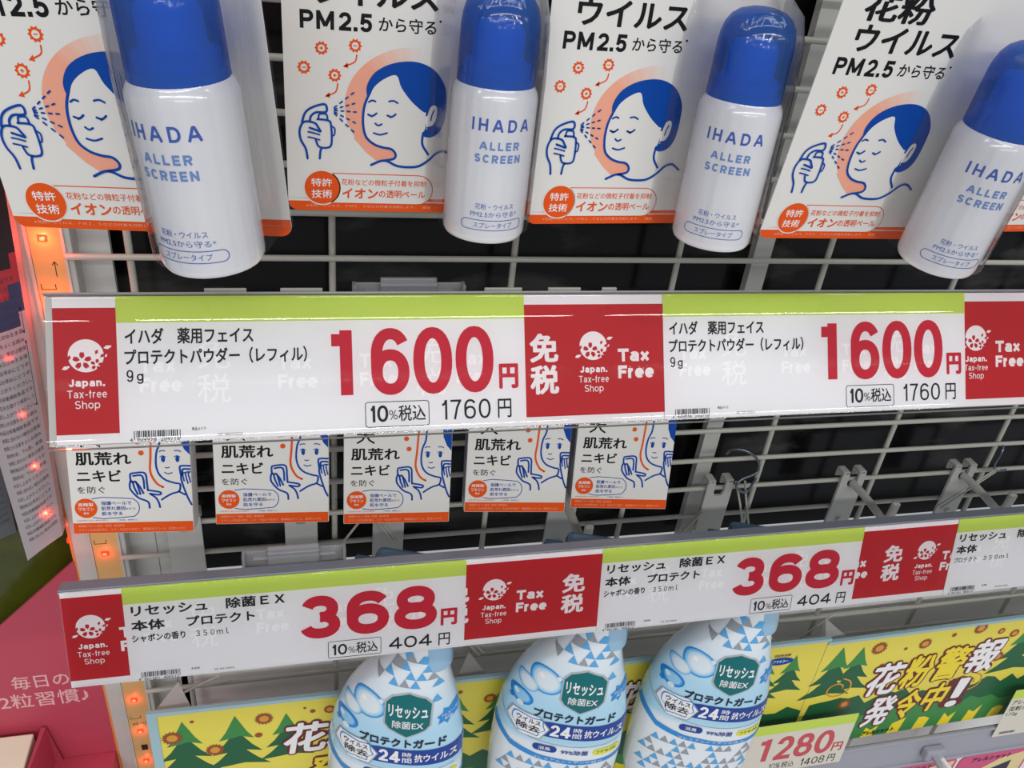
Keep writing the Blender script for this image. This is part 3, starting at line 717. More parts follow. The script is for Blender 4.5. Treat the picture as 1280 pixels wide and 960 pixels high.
def make_box():
    t = thing('carton', '-', 'box')
    mb = MB(); w, h, d = 58.8, 62, 15
    mb.box(0, w, 0, d, 0, h, CARD, .5); b = mb.obj('carton_body', t)
    mb = MB(); f0, f1, f2, f3 = flat(-.06, -1.3, 1), flat(-.12, -1.3, 1), flat(-.18, -1.3, 1), flat(-.24, -1.3, 1)
    mb.rect(1.6, 59.8, -.6, 5.2, ORANGE, f0); mb.text('高精製ワセリン配合（保湿）敏感肌用', 4, 26, 2.9, 4.2, HALO, f1); mb.text('メラニンの生成を抑え、シミ・そばかすを防ぐ　薬用美白クリーム　肌荒れニキビ', 4, 56, .6, 2.0, HALO, f1)
    mb.obj('orange_band', b)
    mb = MB()
    mb.text('肌荒れ', 5.3, 31.6, 37, 44.2, BLACK, f0, .026); mb.text('ニキビ', 5.3, 26.3, 27.9, 34.4, BLACK, f0, .026); mb.text('を防ぐ', 5, 18.1, 21.7, 25.5, BLACK, f0, .006); mb.text('大', 8, 18, 46.6, 55, BLACK, f0, .012)
    mb.obj('printed_text', b)
    mb = MB()
    P = [(11, 18.6), (28.8, 18.6), (32, 17.6), (33.7, 15.2), (33.7, 11.8), (32, 9.2), (28.8, 8.3), (11, 8.3)]
    mb.stroke(catmull(P, 3, True), .45, BLUE, f0, False, True)
    mb.disc(8.4, 13.5, 6.0, CARD, f1, n=28); mb.disc(8.4, 13.5, 5.4, ORANGE, f2, n=28)
    for s_, z, hh in (('高精製', 14.6, 1.9), ('ワセリン', 12.1, 1.9), ('配合', 10.2, 1.1)): mb.text(s_, 8.4 - (3.6 if hh > 1.5 else 1.3), 8.4 + (3.6 if hh > 1.5 else 1.3), z, z + hh, WHITE, f3, .012)
    mb.text('保護ベールで', 15.6, 30.2, 15.0, 17.2, BLUE, f1, .015); mb.text('肌荒れ要因', 15.6, 27.2, 12.2, 14.3, BLUE, f1, .015); mb.text('※から', 27.5, 32, 12.3, 13.6, BLUE, f1); mb.text('肌を守る', 15.6, 25.6, 9.3, 11.4, BLUE, f1, .015)
    mb.text('※肌荒れ防止有効成分', 3.5, 18.5, 6.2, 7.0, ORANGE, f1); mb.text('＊乾燥、摩擦など', 23, 33, 6.2, 7.0, BLUE, f1)
    mb.obj('printed_badge', b)
    mb = MB(); B = .98
    mb.stroke([(41.6, 54), (40.9, 41.4), (40.3, 34.8), (41.0, 30.7), (43.3, 26.5), (46.1, 24.6)], 1.15, ORANGE, f0)
    mb.disc(36.5, 43.5, 1.4, ORANGE, f0, n=12); mb.disc(35, 49.5, 1.4, ORANGE, f0, n=12)
    mb.poly([(54.5, 58), (55.2, 50.5), (57.3, 45.3), (59.4, 42.9), (59.9, 42.4), (59.9, 58)], BLUE, f0)
    L = [[(46, 56), (45.6, 48.7), (43.9, 43.8), (43.3, 37.3), (44.3, 32.3), (47.0, 28.9), (51.3, 27.0), (54.2, 26.3), (54.5, 24.6), (53.6, 22.1), (50.3, 20.9), (47.3, 19.2), (45.1, 17.6)],
         [(53.6, 22.1), (56.5, 20.3)], [(38.9, 13.1), (38.3, 16.5), (34.1, 18.7), (31.4, 21.7), (30.1, 24.2), (30.3, 27.5), (31.4, 27.9), (32.2, 24.5), (33.6, 20.9)],
         [(30.7, 27.9), (30.6, 31.6), (32.1, 32.5), (37.6, 32.5), (38.4, 27), (38.6, 22.9)], [(32.0, 31), (36.3, 30.9), (37.0, 24.1)], [(38.8, 23.0), (44.5, 21.8), (44.0, 20.4), (39.4, 21.1)],
         [(44.0, 13.4), (43.4, 16.4), (42.1, 18.9), (40.0, 20.6)], [(31.8, 27.4), (33.2, 27.5), (34.9, 20.9)], [(33.2, 27.3), (34.6, 25.4), (36.4, 21.4)],
         [(59.6, 14.6), (58.2, 17.7), (56.3, 23.7), (55.1, 29.0), (55.4, 31.3)], [(55.1, 31.1), (54.7, 35.5), (56.0, 36.3), (59.7, 36.2)], [(55.9, 32), (56.2, 34.4), (59.6, 34.4)],
         [(56.5, 27.9), (56.0, 31.8), (57.2, 32.5)], [(58.3, 26.6), (57.3, 31.8), (58.6, 33)], [(59.6, 27.2), (58.7, 31.8), (59.7, 33)],
         [(45.3, 44.2), (46.6, 44.7), (47.9, 44.6)], [(52.6, 44.6), (54.2, 44.7), (55.6, 44.1)], [(47.7, 35.5), (48.6, 35.2), (49.6, 35.5)], [(47.2, 32.7), (49.0, 32.0), (50.9, 32.6)]]
    for k, P in enumerate(L): mb.stroke(P, B if k < 12 else .75 if k < 15 else .55, BLUE, f1)
    for x in (46.9, 53.8): mb.disc(x, 40, 1.0, BLUE, f1, rz=1.7, n=12); mb.stroke([(x - 1.5, 41.2), (x - .2, 41.9), (x + 1.2, 41.2)], .45, BLUE, f1)
    mb.obj('printed_face', b)
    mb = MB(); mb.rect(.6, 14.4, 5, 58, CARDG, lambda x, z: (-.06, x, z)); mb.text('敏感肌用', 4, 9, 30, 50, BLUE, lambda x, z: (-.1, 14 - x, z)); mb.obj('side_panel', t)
    return t


b0 = make_box()
bx = [((-33.7, -60, -128.2), -4, 'leftmost small carton, in front of the white post'), ((35.6, -60, -128), -4, 'second small carton from the left, above the clear clip'),
      ((102.3, -60, -133.9), -4, 'third small carton from the left, the middle one of the row'), ((170.2, -60, -131), -6, 'fourth small carton from the left, its grey side showing'),
      ((234.4, -60, -133.4), -7, 'rightmost small carton, beside the empty wire grid')]
for i, (loc, yaw, lab) in enumerate(bx):
    b = b0 if i == 0 else copy_tree(b0)
    b.location = Vector(loc) * .001; b.rotation_euler = (Matrix.Rotation(R(yaw), 3, 'Z') @ Matrix.Rotation(R(-15), 3, 'X')).to_euler(); b['label'] = lab; b['group'] = 'cartons under the upper price rail'

# ================================================================ hooks on the grid
def hook(x, label, arm=True, z=-175, top=-167, bot=-222):
    t = thing('display_hook', label, 'hook', (x, 0, z), group='grey display hooks below the cartons')
    mb = MB(); zt, zb = top - z, bot - z
    slab(mb, [(-10, zb), (10, zb), (10, 2), (9.8, zt - 1), (8, zt + 1), (5.5, zt + 1), (4, zt - 1), (4, -1), (2.5, -4), (-2.5, -4), (-4, -1), (-4, zt - 1), (-5.5, zt + 1), (-8, zt + 1), (-9.8, zt - 1), (-10, 2)], -5.6, -3.6, GREY)
    for s_ in (-1, 1):
        mb.box(s_ * 6.9 - 2.9, s_ * 6.9 + 2.9, -5.6, 3.4, zt - .5, zt + 1.5, GREY, .7); mb.box(s_ * 6.9 - 2.9, s_ * 6.9 + 2.9, 2, 3.6, zt - 7, zt + 1, GREY, .4)
    mb.obj('hook_plate', t)
    if arm:
        mb = MB(); mb.tube(catmull([(1, -5, -1), (1.5, -20, -1), (2, -38, -3), (2.2, -44, -4), (2.4, -47.5, 2), (2.4, -48.2, 10), (2.4, -48.4, 14), (2.4, -48.4, 15.6)], 4), [2.9] * 28 + [1.6], GREY, 12); mb.obj('arm', t)
        mb = MB(); mb.tube([(0, -5.5, zb + 12), (0, -8, zb + 12)], 2.2, GREY, 10); mb.obj('rivet', t)


for x, lab, a in ((10, 'grey hook plate between the first and second carton', False), (79, 'grey hook plate below the second carton', False), (134, 'grey hook plate below the third carton', False), (252, 'grey hook with upturned tip below the fourth and fifth carton', True),
                  (367.5, 'grey hook plate with the bent wire beside it', False), (476, 'grey hook with upturned tip right of the bent wire', True), (574, 'grey hook with upturned tip nearest the right edge', True)):
    hook(x, lab, a)


def bent(label, pts, r=1.0, m=CHROME):
    mb = MB(); mb.tube(catmull(pts, 5), r, m, 8); return tag(mb.obj('wire_hook'), label, 'hook')


bent('dark bent wire hook hanging on the grid right of the cartons', [(372, 5, -150), (371, -2, -141), (378, -7, -139), (388, -9, -146), (390, -10, -156), (378, -12, -160), (375, -13, -166), (384, -13, -171), (389, -12, -160)])
bent('dark wire loop at the right edge of the grid', [(598, -6, -148), (596, -9, -152), (594, -10, -163), (597, -11, -168), (606, -11, -168)], .9)
for lab, P in (('pair of thin wires crossing under the bent wire hook', [[(377, -8, -165), (385, -9, -185), (393, -10, -208)], [(384, -8, -165), (390, -9, -185), (398, -10, -208)]]),
               ('thin crossed wires below the third carton', [[(114, -12, -176), (104, -12, -192)], [(124, -12, -172), (136, -12, -192)], [(126.5, -12, -172), (139, -12, -194)]]),
               ('thin slanting wire left of the hook plate with the bent wire', [[(357, -8, -188), (346, -8, -208)], [(356, -10, -190), (343, -10, -210)]]),
               ('thin slanting wire before the rightmost hook', [[(598, -11, -165), (556, -12, -200)], [(600, -11, -166), (560, -12, -202)]])):
    mb = MB()
    for q in P: mb.tube(q, .8, WIRE, 6)
    tag(mb.obj('thin_wire'), lab, 'wire')

# ================================================================ trigger spray bottles
LZ = [(26, -9.5), (18, -13.5), (10, -21.5), (0, -30.5), (-12, -40), (-28, -50), (-44, -56.5), (-60, -60.5), (-80, -63), (-110, -64), (-150, -63), (-161, -60.5), (-168, -54)]
RZ = [(26, 9.5), (10, 9.5), (0, 10.2), (-15, 13.5), (-30, 18), (-60, 23.5), (-95, 25), (-150, 24.5), (-161, 22.5), (-168, 16)]
BZ = [(26, 9.5), (12, 12), (0, 15.5), (-14, 19), (-30, 21.5), (-60, 22.5), (-150, 22.5), (-161, 20.5), (-168, 15)]


def ev(T, z):
    if z >= T[0][0]: return T[0][1]
    for (a, p), (b, q) in zip(T, T[1:]):
        if b <= z: t = (z - a) / (b - a); return p + (q - p) * t
    return T[-1][1]


def sm(T, z): return sum(ev(T, z + d) for d in (-5, -2.5, 0, 2.5, 5)) / 5 if z > -158 else ev(T, z)


def bsurf(lift):
    def f(x, z):
        a, b = sm(LZ, z), sm(RZ, z); c = (a + b) / 2; h = (b - a) / 2; d = sm(BZ, z); u = max(-1, min(1, (x - c) / h))
        y = -d * (1 - abs(u) ** 2.3) ** (1 / 2.1)
        n = Vector((u * 1.0 * d / h, -(1 - abs(u) ** 2) ** .5 - .05)).normalized()
        return (min(max(x, a), b) + n.x * lift, y + n.y * lift, z)
    return f


def bottle_mat():
    m = mat('bottle_print', srgb(236, 240, 244), .22, coat=.5); nt = m.node_tree; n = nt.nodes
    tc = n.new('ShaderNodeTexCoord'); sp = n.new('ShaderNodeSeparateXYZ'); mr = n.new('ShaderNodeMapRange')
    mr.inputs['From Min'].default_value = -.110; mr.inputs['From Max'].default_value = .004
    rp = n.new('ShaderNodeValToRGB'); e = rp.color_ramp.elements; e[0].position = .24; e[0].color = srgb(232, 238, 244); e[1].position = .92; e[1].color = srgb(222, 230, 238)
    k = e.new(.30); k.color = srgb(170, 216, 240); k = e.new(.60); k.color = srgb(176, 218, 242)
    nt.links.new(tc.outputs['Object'], sp.inputs[0]); nt.links.new(sp.outputs['Z'], mr.inputs[0]); nt.links.new(mr.outputs[0], rp.inputs[0]); nt.links.new(rp.outputs[0], n['Principled BSDF'].inputs['Base Color'])
    return m


def make_bottle():
    t = thing('spray_bottle', '-', 'spray bottle')
    NECK = mat('pale_blue_neck', srgb(150, 186, 214), .25, coat=.3); HEAD = mat('trigger_plastic', srgb(66, 92, 112), .35)
    SKY = mat('sky_ink', srgb(92, 166, 220), .3); GR = mat('silver_ink', srgb(150, 156, 164), .3); NAVY = mat('navy_ink', srgb(18, 60, 150), .3); TEAL = mat('teal_ink', srgb(0, 104, 108), .3)
    SIL = mat('badge_rim', srgb(196, 200, 204), .25, metal=.4); INK = mat('label_ink', srgb(26, 36, 60), .4); LB = mat('bubble_blue', srgb(40, 140, 214), .3); LBW = mat('bubble_white', srgb(216, 228, 238), .3); YEL = mat('yellow_ink', srgb(226, 226, 40), .4)
    mb = MB(); zs = [26 - 2.5 * k for k in range(40)] + [-76, -82, -90, -100, -110, -130, -150, -158, -163, -168]; zs = sorted(set(zs), reverse=True); N = 72; vs = []
    for z in zs:
        a, b = sm(LZ, z), sm(RZ, z); c = (a + b) / 2; h = (b - a) / 2; d = sm(BZ, z)
        for k in range(N):
            q = 2 * pi * k / N; cx_, sy = cos(q), sin(q); vs.append((c + h * math.copysign(abs(cx_) ** (2 / 2.3), cx_), d * math.copysign(abs(sy) ** (2 / 2.1), sy), z))
    mb.add(vs, [(i * N + k, (i + 1) * N + k, (i + 1) * N + (k + 1) % N, i * N + (k + 1) % N) for i in range(len(zs) - 1) for k in range(N)], bottle_mat(), True)
    mb.add(vs[-N:], [tuple(range(N))], CANW); mb.add(vs[:N], [tuple(range(N))], NECK)
    body = mb.obj('bottle_body', t)
    mb = MB(); mb.lathe([(12.5, 4), (12.2, 10), (10.4, 22), (10.2, 34), (11.2, 36), (11.2, 50), (9.5, 56)], NECK, 32); mb.obj('collar', t)
    mb = MB(); mb.box(-36, 11, -6.5, 6.5, 55, 80, HEAD, 4); mb.box(-48, -36, -5, 5, 58, 72, HEAD, 2); mb.obj('trigger_head', t)
    mb = MB(); mb.tube(catmull([(-26, 0, 56), (-28, 0, 44), (-34, 0, 30)], 4), 3.2, HEAD, 8); mb.obj('trigger_lever', t)
    mb = MB(); rnd = random.Random(11); f = bsurf(.2); ml = 2.2
    # triangle mosaic
    hgt = 5.6; wd = 6.4
    for r_ in range(-10, 4):
        z0 = r_ * hgt - 1
        for c_ in range(-9, 5):
            for up in (0, 1):
                xo = (c_ + (r_ % 2) * .5) * wd; xc = xo + (wd / 2 if up else wd); zc = z0 + hgt / 2
                if not (zc > -7 and xc > -28 or xc > 5.5 and zc > -20 or xc > 11 and zc > -46 or xc <= -28 and zc > -7 + (-28 - xc) * .2): continue
                if xc > 5 and zc < -22 and xc < 19: continue
                if zc > 15: continue
                q = rnd.random(); m = (SKY if q < .56 else GR if q < .82 else None) if up else (SKY if q < .14 else GR if q < .24 else None)
                P = [(xo, z0), (xo + wd, z0), (xo + wd / 2, z0 + hgt)] if up else [(xo + wd / 2, z0 + hgt), (xo + wd * 1.5, z0 + hgt), (xo + wd, z0)]
                a, b = sm(LZ, zc), sm(RZ, zc)
                if m and min(p[0] for p in P) > a + .6 and max(p[0] for p in P) < b - .4: mb.poly(P, m, f, ml)
    for r_ in range(0, 8):
        z0 = -104 - r_ * 7
        for c_ in range(-9, 3):
            q = rnd.random(); m = SKY if q < .5 else GR if q < .75 else None; xo = (c_ + (r_ % 2) * .5) * wd
            if m: mb.poly([(xo, z0), (xo + wd, z0), (xo + wd / 2, z0 + 6.6)], m, f, ml)
    mb.obj('triangle_pattern', body, kind='stuff')
    mb = MB(); f1, f2, f3, f4 = bsurf(.28), bsurf(.4), bsurf(.52), bsurf(.64)
    BB = [mat('bubble_ink_%d' % k, c, .3) for k, c in enumerate((srgb(30, 132, 212), srgb(84, 168, 226), srgb(146, 200, 236), srgb(196, 220, 236), srgb(220, 230, 238)))]
    for x, z, r_, dk in ((-44, -32, 5.6, 1), (-33, -24.5, 9.4, 0), (-47, -44, 6.0, 0)):
        for k, q in enumerate((1, .93, .86, .76, .62)):
            if k >= dk: mb.disc(x + (1 - q) * 1.2, z + (1 - q) * 1.6, r_ * q * (1.14 if x > -40 else 1.3), BB[k if r_ > 6.5 or r_ < 5.9 else max(0, k - 2)], bsurf(.28 + .1 * k + (.05 if r_ > 9 else 0)), rz=r_ * q, n=26, maxlen=ml)
    f8 = bsurf(.82)
    mb.disc(-50, -42, 1.7, LBW, f8, n=14); mb.disc(-47, -49, 2.2, LBW, f8, n=14); mb.disc(-25.4, -19, 1.6, LBW, f8, n=12); mb.disc(-53, -48, 1.4, LB, f8, n=12); mb.disc(-36, -21.5, 1.6, WHITE, f8, n=12)
    mb.obj('printed_bubbles', body)
    hx = lambda cx_, cz, w, h: [(cx_ - w / 2, cz + h * .27), (cx_ - w * .36, cz + h * .4), (cx_, cz + h / 2), (cx_ + w * .36, cz + h * .4), (cx_ + w / 2, cz + h * .27), (cx_ + w / 2, cz - h * .2), (cx_ + w * .4, cz - h * .32), (cx_, cz - h / 2), (cx_ - w * .4, cz - h * .32), (cx_ - w / 2, cz - h * .2)]
    mb = MB(); mb.poly(hx(-9.2, -27.5, 28.5, 37), SIL, f2, ml); mb.poly(hx(-9.2, -27.5, 26.3, 34.6), TEAL, f3, ml)
    mb.text('リセッシュ', -20.5, 2.6, -28.5, -19, WHITE, f4, .03, ml, shear=-.05); mb.text('除菌EX', -18, .4, -37.5, -31, WHITE, f4, .01, ml)
    P = [(18, -31), (19, -27), (15.5, -25), (13.5, -26.5), (10.8, -24.5), (11, -28), (7.8, -30), (9.6, -32.2), (9, -36), (12, -34.6), (13.8, -37.6), (15, -34), (18.3, -34)]
    mb.poly(P, LB, f3, ml); mb.text('アルコール', 10, 17.8, -30.9, -28.9, WHITE, f4, .01); mb.text('配合', 12, 16, -33.6, -31.6, WHITE, f4, .01)
    mb.obj('printed_badge', body)
    mb = MB(); mb.text('プロテクトガード', -38, 14.5, -55, -47.2, INK, f2, .04, ml)
    mb.obj('printed_text', body)
    mb = MB(); mb.poly([(-31, -58), (-26, -57), (22.9, -57), (23.6, -71.5), (-33, -71.5), (-26, -65)], NAVY, f2, ml)
    mb.gtext('24', -25.5, -12, -69.8, -58.8, 2.0, WHITE, f3, .1, ml); mb.text('時', -10.8, -5, -63.6, -59, WHITE, f3, .01); mb.text('間', -10.8, -5, -69.4, -64.6, WHITE, f3, .01); mb.text('抗ウイルス', -3.4, 21, -68.3, -60.6, WHITE, f3, .025, ml)
    mb.stroke([(-60, -58), (-52, -70), (-38, -76), (-10, -78.5), (24, -76)], .5, GR, f2); 
    mb.poly([(-62, -74), (-50, -86), (-30, -91), (-5, -93), (25, -91), (25, -94.5), (-5, -97), (-30, -95.5), (-50, -91), (-63, -80)], LB, f2, ml)
    mb.text('プレミアムシャボンの香り', -34, 12, -94.8, -92.4, WHITE, f4, 0, ml)
    mb.poly(rrect(-35, -19, -86.5, -80, 3), NAVY, f3, ml); mb.text('消臭', -31, -23, -85, -81.4, WHITE, f4, .01, ml); mb.text('99%除菌', -16, 2, -86.6, -82, NAVY, f3, .015, ml)
    mb.poly(rrect(5, 22, -87, -81, 3), YEL, f3, ml); mb.text('フケもOK', 7, 20, -85.4, -82.4, NAVY, f4, .01, ml)
    mb.obj('printed_band', body)
    mb = MB(); H6 = [(-52, -54.5), (-33, -54.5), (-25.5, -64), (-31, -75.5), (-46, -75.5), (-55, -63)]
    mb.poly(H6, GR, f3, ml); mb.poly([(-39.5 + (x + 39.5) * .93, -65 + (z + 65) * .93) for x, z in H6], WHITE, f4, ml); f5, f6 = bsurf(.76), bsurf(.88)
    mb.poly(catmull([(-50, -57), (-44, -56), (-38, -57), (-31, -56.5), (-30, -62), (-28.5, -66), (-32, -69), (-33, -73), (-40, -72), (-46, -73), (-47.5, -68), (-51, -64)], 3, True), LB, f5, ml)
    mb.poly([(-40 + (x + 40) * .93, -64.6 + (z + 64.6) * .9) for x, z in catmull([(-50, -57), (-44, -56), (-38, -57), (-31, -56.5), (-30, -62), (-28.5, -66), (-32, -69), (-33, -73), (-40, -72), (-46, -73), (-47.5, -68), (-51, -64)], 3, True)], WHITE, f6, ml)
    f7 = bsurf(1.0); mb.text('ウイルス', -48, -32, -62.4, -58.2, INK, f7, .02, ml); mb.text('除去', -47.5, -32, -69.6, -63.4, INK, f7, .02, ml); mb.text('すべてではない', -46, -33, -72.4, -71, INK, f7, 0)
    mb.obj('virus_badge', body)
    return t


q0 = make_bottle()
for i, (x, y, z, lab) in enumerate(((152.5, -88, -220.4, 'blue and white trigger spray bottle, leftmost of the three hanging under the lower rail'),
                                    (262.5, -88, -219.8, 'blue and white trigger spray bottle, middle one of the three under the lower rail'),
                                    (367.8, -88, -221.6, 'blue and white trigger spray bottle, nearest the 1280 yen label'))):
    q = q0 if i == 0 else copy_tree(q0)
    q.location = (x * .001, y * .001, z * .001); q.rotation_euler = (0, 0, R(-19)); q['label'] = lab; q['group'] = 'spray bottles under the lower rail'

# ================================================================ pollen banner boards and the lowest rail
YELL = mat('banner_yellow', srgb(232, 216, 84), .4, noise=.08, nscale=15); TREE = mat('tree_green', srgb(58, 134, 66), .4); BUSH = mat('bush_green', srgb(26, 92, 56), .4); BRN = mat('pollen_brown', srgb(150, 72, 40), .4); MAR = mat('maroon_ink', srgb(104, 26, 34), .4); OCH = mat('ochre_ink', srgb(214, 150, 50), .4); FRM = mat('pale_blue_frame', srgb(160, 190, 200), .4); YT = mat('title_yellow', srgb(240, 216, 50), .4)


def banner(label, x0, x1, zt, zb, y, items, frame_left, rz):
    t = thing('banner_board', label, 'banner', (x0, y, zb), (0, rz, 0)); w = x1 - x0; h = zt - zb
    mb = MB(); mb.box(0, w, 0, 1.5, 0, h, GREY); mb.rect(0, w, 0, h, YELL, flat(-.03)); b = mb.obj('board', t)
    mb = MB(); mb.box(0, w, -.8, 2.6, h, h + 3, FRM, .4)
    if frame_left: mb.box(0, 6, -.8, 2.6, -20, h, FRM, .4)
    mb.obj('frame', t)
    f = [flat(-.06 - .05 * k) for k in range(9)]; rnd = random.Random(5)
    mb = MB()
    for ti, (x, s_) in enumerate(items['trees']):
        for k in (2, 1, 0):
            q = s_ * (10 + 4.5 * k); zt_ = h - 12 - k * 13 * s_ - (1 - s_) * 20
            mb.poly([(x - q, zt_ - 20 * s_), (x - q * .6, zt_ - 13 * s_), (x, zt_ + 2), (x + q * .6, zt_ - 13 * s_), (x + q, zt_ - 20 * s_), (x + q * .2, zt_ - 17 * s_), (x - q * .3, zt_ - 18.5 * s_)], TREE if k == 0 else BUSH, flat(-.06 - .05 * (2 - k) - .015 * (ti % 3)))
    P = [(6 if frame_left else 0, 0)]
    x = 6
    while x < w: P.append((x, h * .42 + rnd.uniform(-6, 7))); x += 9
    P += [(w, h * .4), (w, 0)]
    mb.poly(P, BUSH, flat(-.23))
    P = [(6 if frame_left else 0, 0)]; x = 6
    while x < w: P.append((x, h * .24 + rnd.uniform(-5, 8))); x += 11
    P += [(w, 10), (w, 0)]
    mb.poly(P, TREE, flat(-.27)); x = 20
    while x < w - 12: mb.poly([(x, 0), (x + 12, 0), (x + 14, 12 + rnd.uniform(0, 10)), (x + 8, 8 + rnd.uniform(0, 8)), (x + 2, 16 + rnd.uniform(-4, 4))], YT, flat(-.3)); x += 26
    mb.obj('printed_trees', b, kind='stuff')
    mb = MB()
    for x, z, r_ in items['pollen']:
        P = []
        for k in range(32): a = 2 * pi * k / 32; rr = r_ * (1.25 if k % 2 else .95); P.append((x + rr * cos(a), h - z + rr * sin(a)))
        mb.poly(P, BRN, f[5])
        if r_ > 2.2: mb.disc(x, h - z, r_ * .62, OCH, f[6], n=14)
    mb.obj('printed_pollen', b, kind='stuff')
    mb = MB()
    for s_, x, x2, z, z2, two in items['text']:
        mb.text(s_, x - 1.6, x2 + 1.6, h - z2 - 1.6, h - z + 1.6, MAR, f[6], .085, shear=.12)
        mb.text(s_, x, x2, h - z2, h - z, WHITE if not two else YT, flat(-.62), .03, shear=.12)
    for (x, z) in items['oval']:
        mb.disc(x, h - z, 11, BLUE, f[6], rz=4.2, n=28); mb.text('フマキラー', x - 6.5, x + 6.5, h - z - 1.6, h - z + 1.6, WHITE, f[7], .02); mb.text('花粉対策 新習慣', x - 7, x + 7, h - z + 5, h - z + 8, MAR, f[6], .01)
    for (x, z) in items['sub']: mb.text('アレルシャット', x, x + 32, h - z - 6, h - z, INKN, f[7], .05, shear=.1)
    for (x, z) in items['swirl']: mb.stroke([(x + (5 + .8 * k) * cos(k * .7), h - z + (5 + .8 * k) * sin(k * .7) * .9) for k in range(12)], 1.5, OCH, f[5])
    mb.obj('printed_title', b)
    # folded feet behind the board
    for k, x in enumerate(items['feet']):
        mb = MB(); mb.add([(x, 2, h - 2), (x + 26, 2, h - 4), (x + 14, 26, h - 1), (x, 2, h - 14), (x + 26, 2, h - 16), (x + 14, 26, h - 12)], [(0, 1, 2), (3, 5, 4), (0, 2, 5, 3), (1, 4, 5, 2), (0, 3, 4, 1)], GREY); mb.obj('folded_foot', t)
    return t


INKN = mat('navy_black_ink', srgb(22, 26, 60), .4)
banner('long yellow pollen warning banner with green trees, behind the bottles', -19.5, 469, -288, -425, -52,
       dict(trees=[(20, 1.1), (52, 1.1), (84, .95), (196, 1.2), (230, 1), (262, .8), (318, 1), (412, 1.2), (438, 1.15), (463, .9)], pollen=[(13, 23, 5.4), (26, 9, 1.2), (70, 14, 5), (96, 8, .9), (101, 12, 1.6), (112, 12, 3.4), (38, 40, 5), (66, 30, 2.2), (200, 10, 1.6), (222, 20, 4), (300, 14, 3), (405, 44, 3.6), (425, 34, 5), (438, 22, 2)],
            text=[('花粉警報', 80, 198, 22, 54, 0), ('発令中！', 96, 180, 60, 92, 1), ('花粉警報', 318, 395, 20, 52, 0)], oval=[(450, 17)], sub=[], swirl=[], feet=[2, 196, 424]), True, .5)
banner('yellow pollen warning banner at the lower right with the white and yellow slogan', 470.5, 900, -296, -425, -52.5,
       dict(trees=[(16, 1.25), (35, 1.1), (196, 1.3), (214, 1.1)], pollen=[(50, 12, 6), (60, 34, 2), (76, 17, 1.5), (93, 14, 5), (118, 8, 2), (142, 4, 5.4), (165, 11, 3), (180, 16, 4), (176, 44, 5), (40, 78, 5), (130, 100, 4), (150, 66, 2.5)],
            text=[('花', 52, 82, 32, 72, 0), ('粉', 84, 110, 28, 68, 1), ('警', 113, 142, 23, 64, 1), ('報', 144, 174, 19, 60, 0), ('発', 64, 90, 75, 114, 0), ('令', 92, 115, 72, 110, 1), ('中', 118, 140, 68, 105, 1), ('！', 146, 158, 66, 104, 0)], oval=[], sub=[(72, 121)], swirl=[(160, 74), (26, 56)], feet=[0]), False, -1)
V3 = (0, -62, -373.5); T3 = -3
t = thing('price_rail', 'lowest lilac grey price rail under the pollen banners', 'price rail', V3, (T3, 0, 0))
mb = MB(); mb.box(-20, 900, 2, 4, -84, -48, LILAC, .6); mb.box(-20, 900, 0, 4, -51, -48, LILAC, .5); mb.box(-20, 900, 0, 4, -84, -81, LILAC, .5); mb.obj('channel', t)
for x in (470, 604):
    mb = MB(); mb.box(x, x + 20, -6, 2, -72, -60, LILAC, 2); mb.tube([(x + 8, -4, -66), (x + 8, -22, -70)], 2.5, LILAC, 8); mb.obj('rail_bracket', t)
for X, lab in ((348, '1280 yen price label on the lowest rail beside the right bottle'), (674.5, 'price label on the lowest rail at the right edge, cut by the frame')):
    t = thing('price_label', lab, 'price tag', V3, (T3, 0, 0), '1280 yen price labels')
    mb = MB(); mb.box(X, X + 170, -.5, -.3, -60, 0, mat('shaded_paper', srgb(214, 208, 196), .45)); mb.obj('paper', t)  # label paper darkened: dimmer light of the bottom row is in its colour
    f = flat(-.58, X); mb = MB(); mb.rect(0, 170, -11, 0, GREEN, f); mb.obj('lime_band', t)
    PK = mat('glare_washed_red', srgb(196, 74, 84), .4)  # price red paled to pink: glare over the label painted into the ink
    mb = MB(); mb.gtext('1', 86, 96, -44, -17, 4.9, PK, f); mb.gtext('280', 101, 155, -44.4, -16, 4.9, PK, f, .1); mb.text('円', 156, 166, -44, -33, PK, f, .03); mb.obj('printed_price', t)
    mb = MB(); mb.gtext('i0%', 100, 111, -55.5, -48.5, .5, BLACK, f); mb.text('税込', 112, 124, -56, -48, BLACK, f, 0); mb.gtext('i408', 130, 153, -57, -48, .95, BLACK, f, .2); mb.text('円', 156, 163, -57, -48, BLACK, f, .01); mb.text('アレルシャット', 3, 45, -19, -13, BLACK, f, .01); mb.text('花粉ガード', 3, 36, -27, -21, BLACK, f, .01); mb.text('172g', 3, 15, -34, -29, BLACK, f, .0)
    barcode(mb, 6, -57, 17, 3, f, random.Random(4)); mb.obj('printed_text', t)
mb = MB(); mb.tube([(-3, -8, -322), (22, -10, -306)], .9, WIRE, 6); tag(mb.obj('thin_wire'), 'white slanting wire above the left end of the banner', 'wire')
mb = MB(); mb.tube([(496, -20, -300), (470, -24, -318), (462, -24, -330)], .8, WIRE, 6); tag(mb.obj('thin_wire'), 'white slanting wire above the join of the two banners', 'wire')
mb = MB(); mb.tube([(395, -20, -290), (408, -30, -318)], .8, WIRE, 6); mb.tube([(390, -20, -290), (403, -30, -318)], .8, WIRE, 6); tag(mb.obj('thin_wire'), 'pair of thin wires right of the rightmost bottle neck', 'wire')
